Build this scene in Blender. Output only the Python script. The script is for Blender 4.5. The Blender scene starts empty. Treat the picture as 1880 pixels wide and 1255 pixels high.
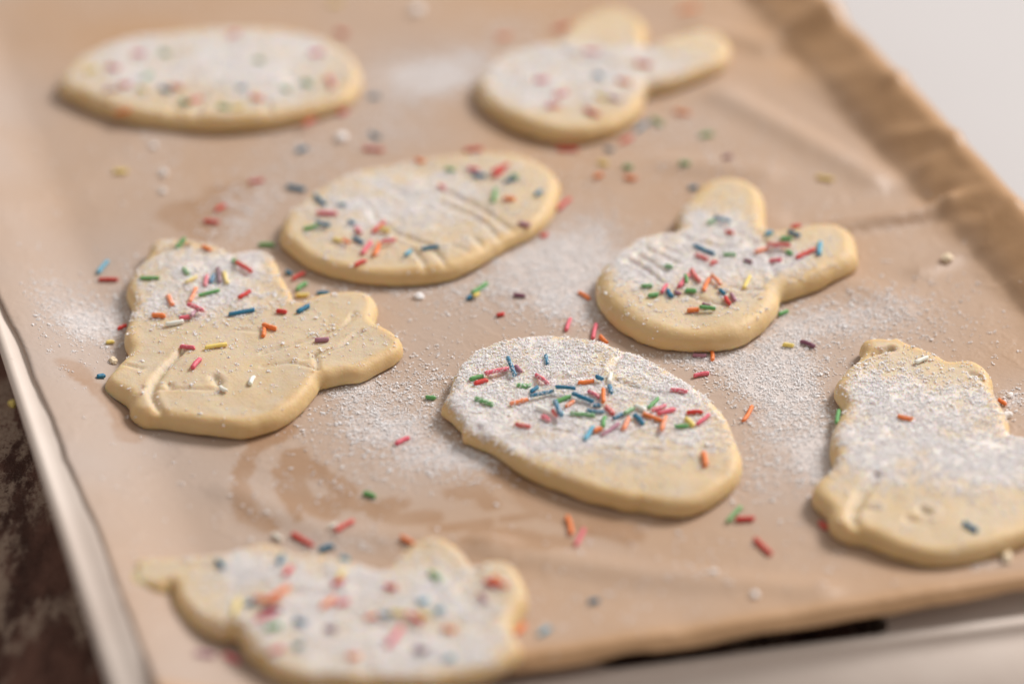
import bpy, bmesh, math, random
import numpy as np
from mathutils import Vector, Matrix
from mathutils.geometry import delaunay_2d_cdt

MM = 0.001                                  # tables below are in millimetres, the scene in metres
scene = bpy.context.scene
col = scene.collection
random.seed(7)
rng = np.random.default_rng(11)

# ---------------------------------------------------------------- camera, light, exposure
PITCH, DIST = math.radians(33.0), 0.647
cam_data = bpy.data.cameras.new('camera')
cam = bpy.data.objects.new('camera', cam_data); col.objects.link(cam)
cam.location = (0, -DIST * math.cos(PITCH), DIST * math.sin(PITCH))
cam.rotation_euler = (math.pi / 2 - PITCH, 0, 0)
cam_data.lens = 5180 / 1880 * 36; cam_data.sensor_width = 36
cam_data.clip_start, cam_data.clip_end = 0.02, 20
cam_data.dof.use_dof = True
cam_data.dof.focus_distance = 0.633
cam_data.dof.aperture_fstop = 4.3
cam_data.dof.aperture_blades = 9
scene.camera = cam

world = bpy.data.worlds.new('World'); scene.world = world; world.use_nodes = True
bg = world.node_tree.nodes['Background']
bg.inputs['Color'].default_value = (1.0, 0.93, 0.88, 1); bg.inputs['Strength'].default_value = 0.42

def area_lamp(name, loc, target, size, power, colour):
    l = bpy.data.lights.new(name, 'AREA'); l.shape = 'RECTANGLE'
    l.size, l.size_y = size; l.energy = power; l.color = colour
    o = bpy.data.objects.new(name, l); col.objects.link(o)
    o.location = loc
    o.rotation_euler = (Vector(target) - Vector(loc)).to_track_quat('-Z', 'Y').to_euler()
    return o
area_lamp('window_light', (1.9, 1.75, 2.05), (0, 0.05, 0), (1.0, 1.0), 130.0, (1.0, 0.955, 0.93))

vs = scene.view_settings
vs.view_transform = 'Standard'; vs.look = 'None'; vs.exposure = 0.0; vs.gamma = 1.0
vs.use_curve_mapping = False

# ---------------------------------------------------------------- measured tables (mm)
OUTLINE = {
 5: [[-79.44,38.95],[-80.65,39.53],[-82.39,39.74],[-84.37,39.57],[-85.63,39.04],[-86.5,38.15],[-87.0,36.91],[-87.08,34.95],[-86.76,33.52],[-86.86,31.51],[-88.03,29.09],[-89.3,25.56],[-90.15,20.34],[-90.29,17.39],[-89.59,14.51],[-87.89,9.95],[-87.99,5.12],[-88.42,1.49],[-88.52,-1.59],[-87.94,-5.26],[-86.75,-8.72],[-87.23,-12.08],[-88.58,-14.59],[-89.15,-16.7],[-90.29,-19.25],[-90.6,-22.32],[-89.93,-23.54],[-88.11,-25.39],[-85.85,-27.51],[-84.19,-29.47],[-83.57,-33.0],[-82.19,-34.96],[-79.66,-36.28],[-76.91,-35.93],[-73.62,-36.98],[-68.72,-38.36],[-63.07,-39.4],[-58.28,-39.89],[-54.43,-38.37],[-50.62,-35.96],[-47.3,-31.86],[-44.78,-27.08],[-43.22,-22.61],[-42.94,-20.64],[-41.13,-20.25],[-37.95,-18.79],[-33.91,-18.06],[-29.97,-14.42],[-26.41,-10.77],[-25.03,-8.46],[-24.67,-6.18],[-25.35,-3.74],[-27.1,-1.18],[-29.69,1.42],[-31.52,3.05],[-31.26,8.28],[-31.36,11.16],[-32.3,13.97],[-34.06,15.57],[-37.49,16.12],[-41.72,15.56],[-45.9,14.36],[-48.14,12.8],[-49.17,11.02],[-50.75,13.68],[-52.12,18.3],[-54.44,24.1],[-55.38,28.32],[-56.91,31.78],[-59.24,34.03],[-62.31,34.45],[-64.86,33.61],[-66.51,32.52],[-67.98,34.49],[-71.25,36.98],[-75.73,38.25],[-79.01,40.48]],
 6: [[-15.41,-30.95],[-13.99,-33.37],[-12.37,-36.02],[-10.68,-38.68],[-10.99,-41.3],[-9.54,-42.04],[-7.19,-43.71],[-4.85,-45.41],[-2.52,-47.81],[-0.2,-51.12],[2.86,-54.35],[6.67,-57.26],[10.44,-59.84],[14.19,-62.4],[17.92,-64.31],[21.66,-65.58],[24.26,-66.53],[26.9,-66.34],[29.85,-67.79],[33.57,-68.54],[37.35,-68.1],[40.45,-66.24],[43.66,-63.12],[46.12,-60.07],[48.05,-56.59],[49.0,-53.45],[49.18,-50.4],[48.68,-46.15],[48.02,-41.53],[47.18,-36.37],[45.49,-31.88],[43.35,-27.84],[40.41,-23.66],[36.66,-19.02],[32.84,-14.68],[28.95,-11.03],[26.97,-9.58],[25.16,-9.2],[24.18,-8.07],[21.4,-5.85],[17.76,-4.36],[12.88,-3.38],[7.98,-2.86],[2.24,-3.61],[-2.66,-5.11],[-6.72,-7.7],[-9.92,-11.26],[-12.28,-16.06],[-13.42,-19.78],[-13.74,-24.15],[-14.86,-27.96],[-15.6,-30.76]],
 4: [[19.71,15.87],[20.57,11.65],[22.37,7.19],[24.91,3.18],[28.19,-0.57],[31.86,-3.3],[35.92,-5.02],[40.4,-5.56],[44.92,-5.36],[48.72,-4.67],[52.59,-2.97],[55.84,0.38],[58.79,4.42],[60.97,8.21],[62.08,11.82],[62.62,15.18],[65.54,16.85],[68.82,19.04],[71.66,20.49],[76.29,24.16],[80.08,27.06],[82.33,30.14],[82.55,31.13],[82.48,33.74],[82.67,37.51],[82.52,41.08],[81.15,43.7],[78.97,45.9],[75.85,46.68],[73.01,46.28],[69.71,45.11],[66.85,44.33],[63.57,43.16],[61.97,43.01],[61.57,46.09],[61.92,51.94],[62.16,57.99],[61.79,61.69],[60.38,64.98],[58.48,67.22],[55.71,68.69],[52.43,68.85],[49.08,67.62],[46.47,64.95],[44.64,61.16],[42.8,57.15],[40.78,52.93],[39.97,48.41],[39.62,43.36],[38.03,41.99],[34.83,41.6],[31.59,40.07],[28.73,37.81],[25.84,34.09],[22.96,29.66],[21.12,26.36],[20.06,22.74],[19.59,19.23]],
 3: [[-55.39,40.4],[-53.53,37.49],[-50.32,32.81],[-45.51,28.52],[-40.0,25.79],[-34.56,23.84],[-28.38,23.06],[-22.23,23.45],[-17.33,24.62],[-12.84,26.56],[-8.76,30.46],[-4.65,35.22],[-0.48,40.08],[4.15,44.13],[7.56,48.92],[9.73,53.49],[11.07,58.78],[11.79,64.11],[11.85,68.91],[10.38,72.99],[6.93,77.64],[2.57,81.62],[-2.71,82.96],[-8.44,82.96],[-15.02,81.61],[-19.39,80.71],[-23.75,79.37],[-28.93,77.14],[-34.55,75.37],[-40.09,72.73],[-43.83,69.25],[-47.1,65.79],[-50.3,61.56],[-52.98,56.55],[-55.24,51.87],[-55.98,46.92],[-56.1,42.12]],
 1: [[-118.74,117.41],[-115.63,114.11],[-109.37,108.82],[-101.51,103.78],[-92.94,100.27],[-83.13,98.19],[-73.53,97.99],[-64.06,99.48],[-57.03,101.97],[-49.56,105.99],[-43.52,111.02],[-41.08,116.15],[-39.83,121.64],[-40.3,127.17],[-42.89,135.26],[-47.49,142.21],[-53.85,148.01],[-62.68,151.36],[-72.89,152.15],[-85.51,151.36],[-97.93,148.9],[-107.49,144.13],[-113.79,138.13],[-117.91,131.29],[-119.52,124.53],[-119.86,119.89]],
 2: [[-8.94,114.06],[-6.61,108.72],[-2.71,102.65],[2.33,97.43],[8.04,93.5],[13.73,92.03],[19.46,92.72],[25.26,95.65],[29.46,99.84],[32.5,104.45],[34.43,110.88],[35.41,116.82],[38.68,118.77],[43.71,121.37],[50.4,126.62],[55.11,130.81],[57.84,134.95],[59.06,140.38],[58.86,144.28],[56.84,148.57],[53.19,151.07],[49.1,150.51],[43.88,147.17],[38.64,142.76],[36.25,139.66],[36.42,146.76],[36.97,153.11],[35.68,157.13],[33.03,161.67],[29.26,164.38],[25.13,163.92],[20.95,160.73],[17.02,156.31],[14.12,149.76],[11.51,143.65],[6.46,141.63],[0.44,138.36],[-5.53,132.5],[-8.21,126.27],[-9.62,119.28]],
 7: [[86.29,-4.63],[85.11,-4.06],[83.41,-3.85],[81.47,-4.01],[80.24,-4.54],[79.38,-5.4],[78.9,-6.62],[78.82,-8.53],[79.13,-9.93],[78.45,-11.7],[76.83,-13.99],[74.4,-16.99],[72.45,-20.78],[71.45,-23.1],[71.6,-25.75],[72.83,-30.85],[70.66,-36.82],[69.4,-40.38],[68.65,-44.65],[68.42,-48.87],[68.54,-53.31],[66.93,-56.12],[64.9,-58.3],[63.57,-60.63],[62.89,-63.89],[63.85,-66.48],[65.71,-69.74],[65.64,-73.78],[66.99,-76.39],[69.51,-78.14],[72.56,-78.88],[75.45,-81.09],[78.76,-83.28],[82.1,-85.09],[85.52,-86.03],[89.97,-85.81],[94.54,-84.72],[99.28,-82.55],[103.2,-80.14],[105.35,-78.9],[109.2,-75.98],[112.44,-72.6],[116.49,-69.93],[122.9,-66.89],[129.64,-62.34],[133.04,-58.44],[133.4,-55.38],[131.3,-51.38],[128.91,-49.38],[130.38,-44.27],[129.49,-40.77],[126.12,-38.44],[120.32,-39.27],[114.28,-41.74],[109.81,-43.38],[107.97,-41.74],[108.35,-36.37],[107.79,-31.87],[106.73,-27.66],[106.72,-23.76],[107.13,-20.82],[106.69,-17.8],[105.37,-14.81],[103.18,-12.98],[100.25,-12.98],[98.0,-13.42],[96.13,-10.9],[93.46,-8.68],[90.73,-6.88],[88.54,-4.6],[86.79,-2.63]],
 8: [[-69.13,-87.28],[-73.46,-87.12],[-75.52,-87.63],[-76.54,-88.88],[-76.9,-91.62],[-76.65,-95.98],[-75.76,-97.4],[-74.0,-98.03],[-69.52,-98.0],[-68.12,-96.18],[-67.45,-99.52],[-66.37,-101.88],[-63.66,-106.08],[-60.67,-108.82],[-56.7,-110.46],[-53.84,-110.34],[-52.24,-114.15],[-49.17,-118.42],[-45.08,-122.9],[-39.76,-125.54],[-33.18,-126.47],[-23.84,-126.76],[-16.86,-126.47],[-10.81,-125.54],[-6.15,-124.1],[-2.42,-121.6],[0.97,-118.12],[2.06,-115.68],[1.35,-114.0],[0.17,-109.92],[1.37,-105.3],[2.73,-102.2],[3.23,-98.58],[2.37,-94.79],[1.01,-90.71],[-0.81,-88.51],[-3.52,-87.73],[-5.98,-88.44],[-7.29,-90.14],[-8.7,-87.99],[-10.23,-84.41],[-12.76,-81.5],[-15.53,-80.05],[-18.01,-80.38],[-20.7,-82.35],[-22.81,-85.98],[-24.41,-89.67],[-25.81,-91.66],[-28.56,-90.37],[-32.09,-88.29],[-36.12,-86.67],[-40.14,-85.54],[-44.09,-85.54],[-47.22,-83.25],[-50.29,-82.03],[-53.46,-82.76],[-55.56,-84.4],[-59.89,-85.86],[-64.29,-86.43],[-67.7,-86.92]]}
GROOVE = {
 5: [[1.4,0.8,[[-87.55,27.1],[-84.9,30.59],[-80.88,33.6],[-77.95,34.78]]],[1.1,0.75,[[-74.02,-9.95],[-77.36,-17.39],[-79.1,-23.24],[-79.45,-27.56],[-78.19,-31.84],[-76.78,-34.67]]],[0.55,0.5,[[-56.24,-11.45],[-50.69,-8.44],[-45.13,-5.03],[-39.12,-1.2],[-37.17,1.5],[-36.09,5.0]]],[0.55,0.5,[[-47.05,-14.06],[-43.89,-12.19],[-38.34,-8.44],[-36.43,-5.41],[-34.08,-2.35]]],[0.6,0.5,[[-44.32,-11.82],[-43.8,-15.17],[-43.46,-18.12]]],[0.35,0.5,[[-55.85,-16.65],[-50.25,-15.17],[-46.91,-16.28],[-43.54,-18.12]]],[0.45,0.5,[[-79.04,-26.49],[-73.63,-26.27],[-67.98,-26.49],[-64.03,-25.77]]],[1.0,0.9,[[-65.99,-21.78],[-64.91,-23.96]]],[0.7,0.7,[[-75.6,-24.68],[-75.33,-25.41]]],[0.5,0.5,[[-86.91,-15.76],[-82.61,-17.76]]],[0.6,0.45,[[-84.14,-27.56],[-81.33,-25.77]]],[0.3,0.5,[[-62.37,-1.59],[-58.57,-2.35],[-55.33,-1.2]]],[0.4,0.5,[[-87.43,6.96],[-85.59,9.32]]],[0.4,0.5,[[-66.27,30.42],[-64.64,26.28],[-64.01,23.81]]]],
 6: [[0.7,0.8,[[25.07,-11.1],[23.12,-15.36],[22.21,-19.0]]],[0.6,0.9,[[2.97,-24.74],[8.57,-21.52],[14.56,-21.16],[20.57,-20.44]]],[0.5,0.8,[[22.9,-22.59],[28.34,-26.16],[33.4,-28.28]]],[0.35,0.6,[[8.33,-42.12],[16.05,-44.16],[25.81,-41.44],[31.73,-39.4]]],[0.3,0.6,[[10.52,-51.51],[19.77,-49.52],[31.29,-49.52],[44.75,-49.19]]],[0.9,0.8,[[-11.0,-46.04],[-8.73,-42.8],[-7.2,-40.76]]],[0.4,0.8,[[-7.12,-48.19],[-4.84,-44.16]]]],
 4: [[0.9,0.6,[[27.92,26.79],[31.65,22.7],[35.28,17.18]]],[0.9,0.6,[[29.97,29.42],[33.33,25.67],[36.48,22.33]]],[0.7,0.6,[[32.43,32.45],[35.83,29.42],[38.81,26.42]]],[0.5,0.6,[[35.28,34.73],[38.29,31.69],[40.53,29.42]]],[0.5,0.7,[[41.92,11.74],[44.82,8.87],[48.58,8.15]]],[0.5,0.7,[[51.72,15.36],[54.69,13.91],[58.2,14.63]]],[0.4,0.8,[[39.45,39.34],[44.03,36.26],[49.41,33.97],[54.86,33.21],[60.2,36.26]]],[0.4,0.8,[[60.54,35.49],[61.14,27.92],[61.73,20.48]]]],
 3: [[0.8,0.8,[[-18.41,56.95],[-12.36,51.89],[-6.38,46.06],[-2.98,38.69],[-0.89,34.66]]],[0.8,0.8,[[-16.37,61.64],[-10.29,56.1],[-4.71,49.38],[0.35,42.77]]],[0.8,0.7,[[-23.7,33.85],[-21.5,29.07],[-20.13,23.96]]],[0.8,0.7,[[-19.59,35.46],[-17.41,30.66],[-15.68,26.7]]],[0.7,0.7,[[-33.91,50.21],[-28.57,42.77],[-23.41,38.29],[-18.74,34.66]]],[0.6,0.8,[[-29.25,62.07],[-26.17,59.5]]],[0.7,0.8,[[-23.85,53.57],[-20.45,53.15]]],[0.5,0.8,[[-36.79,57.8],[-33.98,51.89],[-32.9,46.06]]],[0.8,0.8,[[-8.82,38.69],[-7.13,35.46]]],[0.4,0.7,[[-14.19,35.46],[-10.0,32.25],[-5.88,35.46]]]],
 1: [[0.6,0.9,[[-81.52,98.86],[-81.61,104.9],[-80.43,113.08]]],[0.6,0.9,[[-64.58,108.97],[-61.92,98.86]]],[0.5,0.9,[[-88.42,100.86],[-87.11,106.93]]]],
 2: [[0.5,1.0,[[11.44,139.28],[19.26,130.61],[26.66,129.53],[35.83,136.01]]],[0.4,1,[[35.74,133.84],[35.72,121.04],[34.82,110.65]]],[0.5,1,[[21.84,114.77],[23.62,108.6],[27.47,108.09]]]],
 7: [[1.3,0.8,[[77.2,-15.67],[80.74,-12.13],[85.35,-10.16]]],[1.1,0.9,[[77.13,-58.75],[73.82,-64.2],[71.15,-70.32],[70.09,-74.09],[70.94,-76.71]]],[0.9,0.9,[[85.24,-71.08],[86.05,-71.83]]],[0.6,0.8,[[81.74,-74.09],[82.59,-74.47]]],[0.5,0.7,[[101.65,-19.88],[103.4,-21.19],[104.9,-24.22]]],[0.4,0.8,[[78.62,-13.72],[82.27,-11.5],[85.84,-10.16]]],[0.4,0.8,[[71.37,-70.32],[75.43,-70.32]]],[0.4,0.8,[[72.14,-35.01],[75.26,-32.32],[79.06,-32.32]]]],
 8: [[0.5,1,[[-44.07,-100.1],[-34.4,-100.1]]],[0.5,1,[[-7.27,-91.82],[-7.85,-96.18],[-10.22,-100.1]]],[0.4,1,[[-28.86,-116.07],[-27.51,-125.58]]]]}
TOP_SUGAR = {
 1: [[-78.3,127.01,27.55,14.23,1.1],[-60.58,122.34,11.54,15.61,0.8],[-79.41,139.71,29.41,8.14,1.0],[-93.29,131.73,14.58,9.61,0.7],[-102.06,119.25,8.62,9.35,0.5]],
 2: [[18.81,125.06,21.7,11.9,1.2],[8.74,131.34,13.11,9.53,0.9],[2.86,115.81,10.02,10.73,0.9],[17.12,112.77,12.84,9.13,0.6],[36.36,129.76,13.09,7.92,0.9]],
 3: [[-34.85,59.21,14.74,13.4,1.0],[-13.49,64.59,14.84,12.21,0.5],[-39.32,40.91,9.18,8.97,0.4],[-21.11,46.06,7.91,10.37,0.4],[-6.62,48.65,7.94,10.43,0.35]],
 4: [[45.33,31.82,15.54,12.55,1.15],[48.68,44.53,7.89,7.77,1.0],[65.04,27.34,9.01,5.47,1.0],[30.79,24.38,8.98,9.84,1.1],[50.85,17.08,7.63,6.05,0.6],[41.44,7.56,15.07,4.72,0.2]],
 5: [[-70.27,20.64,15.33,12.23,0.85],[-79.15,7.49,11.31,7.1,0.7],[-59.32,11.03,8.84,5.96,0.5],[-82.54,28.0,6.45,9.99,0.5],[-63.19,28.0,6.45,7.47,0.6],[-42.27,-0.65,12.43,11.53,0.06],[-66.34,-9.75,18.43,11.3,0.08]],
 6: [[13.2,-27.16,24.01,15.02,1.1],[-9.66,-22.85,4.83,13.02,0.8],[7.38,-8.47,17.23,4.06,0.8],[29.32,-14.07,9.77,5.56,0.9],[46.28,-35.65,4.75,12.62,0.5],[7.06,-41.88,16.47,8.25,0.8],[0.0,-14.07,10.99,7.78,0.9],[35.12,-20.67,10.9,10.93,0.9],[21.06,-45.98,21.06,8.16,0.6],[-4.75,-35.65,8.31,8.39,0.7],[38.72,-43.94,7.04,8.22,0.35],[9.83,-9.6,14.75,5.62,0.6]],
 7: [[88.14,-42.46,16.45,14.57,1.25],[80.69,-24.53,7.23,7.63,1.0],[99.38,-54.6,10.4,10.1,0.9],[98.04,-29.89,9.56,10.79,0.5],[76.7,-50.6,6.97,12.18,0.7],[90.3,-14.67,9.76,4.48,0.12],[106.65,-44.51,7.03,12.48,1.0]],
 8: [[-40.98,-102.47,18.33,12.21,1.0],[-17.25,-102.47,18.33,13.92,0.9],[-30.48,-119.34,16.82,8.29,0.8],[-54.92,-90.12,7.69,7.24,0.6],[-8.45,-116.04,8.45,6.69,0.6]]}
PAPER_SUGAR = [[7.81,32.88,14.32,13.72,1.0],[-5.12,19.4,15.37,8.44,0.5],[15.3,15.8,8.92,11.95,0.75],[19.78,42.97,7.91,12.79,0.7],[-26.21,-35.55,14.3,11.49,0.8],[-35.3,-19.56,9.74,7.64,0.55],[-11.73,-46.85,12.9,6.48,0.7],[-17.12,-16.28,7.34,13.19,0.4],[-31.11,-2.86,7.47,6.84,0.3],[60.26,-27.11,8.44,19.31,1.15],[56.57,-11.85,12.3,8.93,0.8],[67.9,5.19,12.57,8.18,0.7],[80.18,14.6,12.73,7.2,0.55],[42.12,-6.26,8.67,4.97,0.9],[53.44,-53.86,6.97,7.98,0.4],[65.97,-43.8,4.71,16.43,0.9],[-97.6,6.36,5.67,5.89,1.0],[-104.2,13.42,8.9,12.02,0.4],[-91.13,15.8,3.82,14.47,0.5],[-97.06,-2.86,7.47,6.91,0.3],[-64.92,63.95,7.44,9.46,0.65],[-69.0,48.12,7.96,7.81,0.35],[-26.2,127.62,13.1,13.15,0.8],[-13.22,135.48,8.81,11.15,1.0],[-31.06,100.44,8.47,8.82,0.3],[-1.5,156.56,9.02,10.02,0.3],[-52.76,86.03,8.33,8.54,0.25],[42.35,100.44,9.88,14.71,0.25],[-90.24,86.03,5.55,11.45,0.25],[111.35,-23.89,3.03,4.81,0.8],[89.41,6.36,15.11,9.41,0.2],[96.87,15.8,12.75,12.07,0.12],[-33.74,-76.91,14.62,2.8,0.3],[1.1,-93.25,6.59,7.12,0.12],[17.43,-98.52,16.34,8.77,0.05],[-43.19,-69.39,22.73,7.63,0.04],[53.44,74.85,20.55,16.63,0.08],[95.56,-85.18,5.56,1.85,0.5],[-103.31,-11.85,7.38,13.52,0.08],[28.85,-86.08,27.74,10.91,0.04],[-39.5,-53.86,11.62,7.96,0.1],[5.46,72.09,13.66,16.48,0.2],[-30.87,23.03,15.44,4.87,0.3],[-60.89,83.21,34.59,16.98,0.06],[-70.83,-87.89,6.64,10.92,0.03]]
STAIN = [[2.2,[[-54.42,-40.73],[-57.17,-47.86],[-57.85,-56.83],[-56.73,-63.65]]],[2.5,[[-57.77,-57.81],[-55.35,-66.53],[-51.08,-70.34]]],[3.0,[[-46.47,-44.82],[-46.71,-53.86],[-44.18,-62.68],[-38.8,-66.53]]],[2.6,[[-44.52,-47.86],[-40.78,-51.87],[-34.62,-58.79]]],[2.0,[[-39.07,-61.71],[-29.8,-63.65],[-22.95,-62.68]]],[1.2,[[-50.1,-51.87],[-48.4,-59.77],[-44.96,-68.44]]],[3.0,[[-28.61,-64.61],[-23.9,-68.44],[-17.1,-67.49]]],[2.5,[[-12.69,-58.79],[-6.93,-57.81],[-4.59,-62.68]]],[2.0,[[-15.85,-72.23],[-9.08,-70.34],[-4.55,-69.39]]],[2.2,[[-6.78,-73.17],[2.26,-74.11],[11.25,-76.91]]],[1.6,[[-1.14,-68.44],[7.99,-66.53],[13.64,-69.39]]],[1.6,[[-9.0,-76.91],[0.0,-78.76],[11.25,-76.91]]],[3.0,[[-55.68,-39.7],[-52.28,-37.63],[-50.04,-35.55]]],[6,[[-74.54,50.71],[-81.98,58.6],[-70.11,61.27]]],[1.2,[[71.65,48.12],[87.99,52.02],[101.65,54.64]]],[4,[[-1.17,-51.87],[6.88,-63.65],[15.91,-69.39],[23.74,-73.17]]],[4,[[-73.51,69.36],[-68.18,70.73],[-66.28,63.95]]],[3,[[-99.04,-16.28],[-86.52,-29.24],[-82.93,-39.7]]]]
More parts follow.
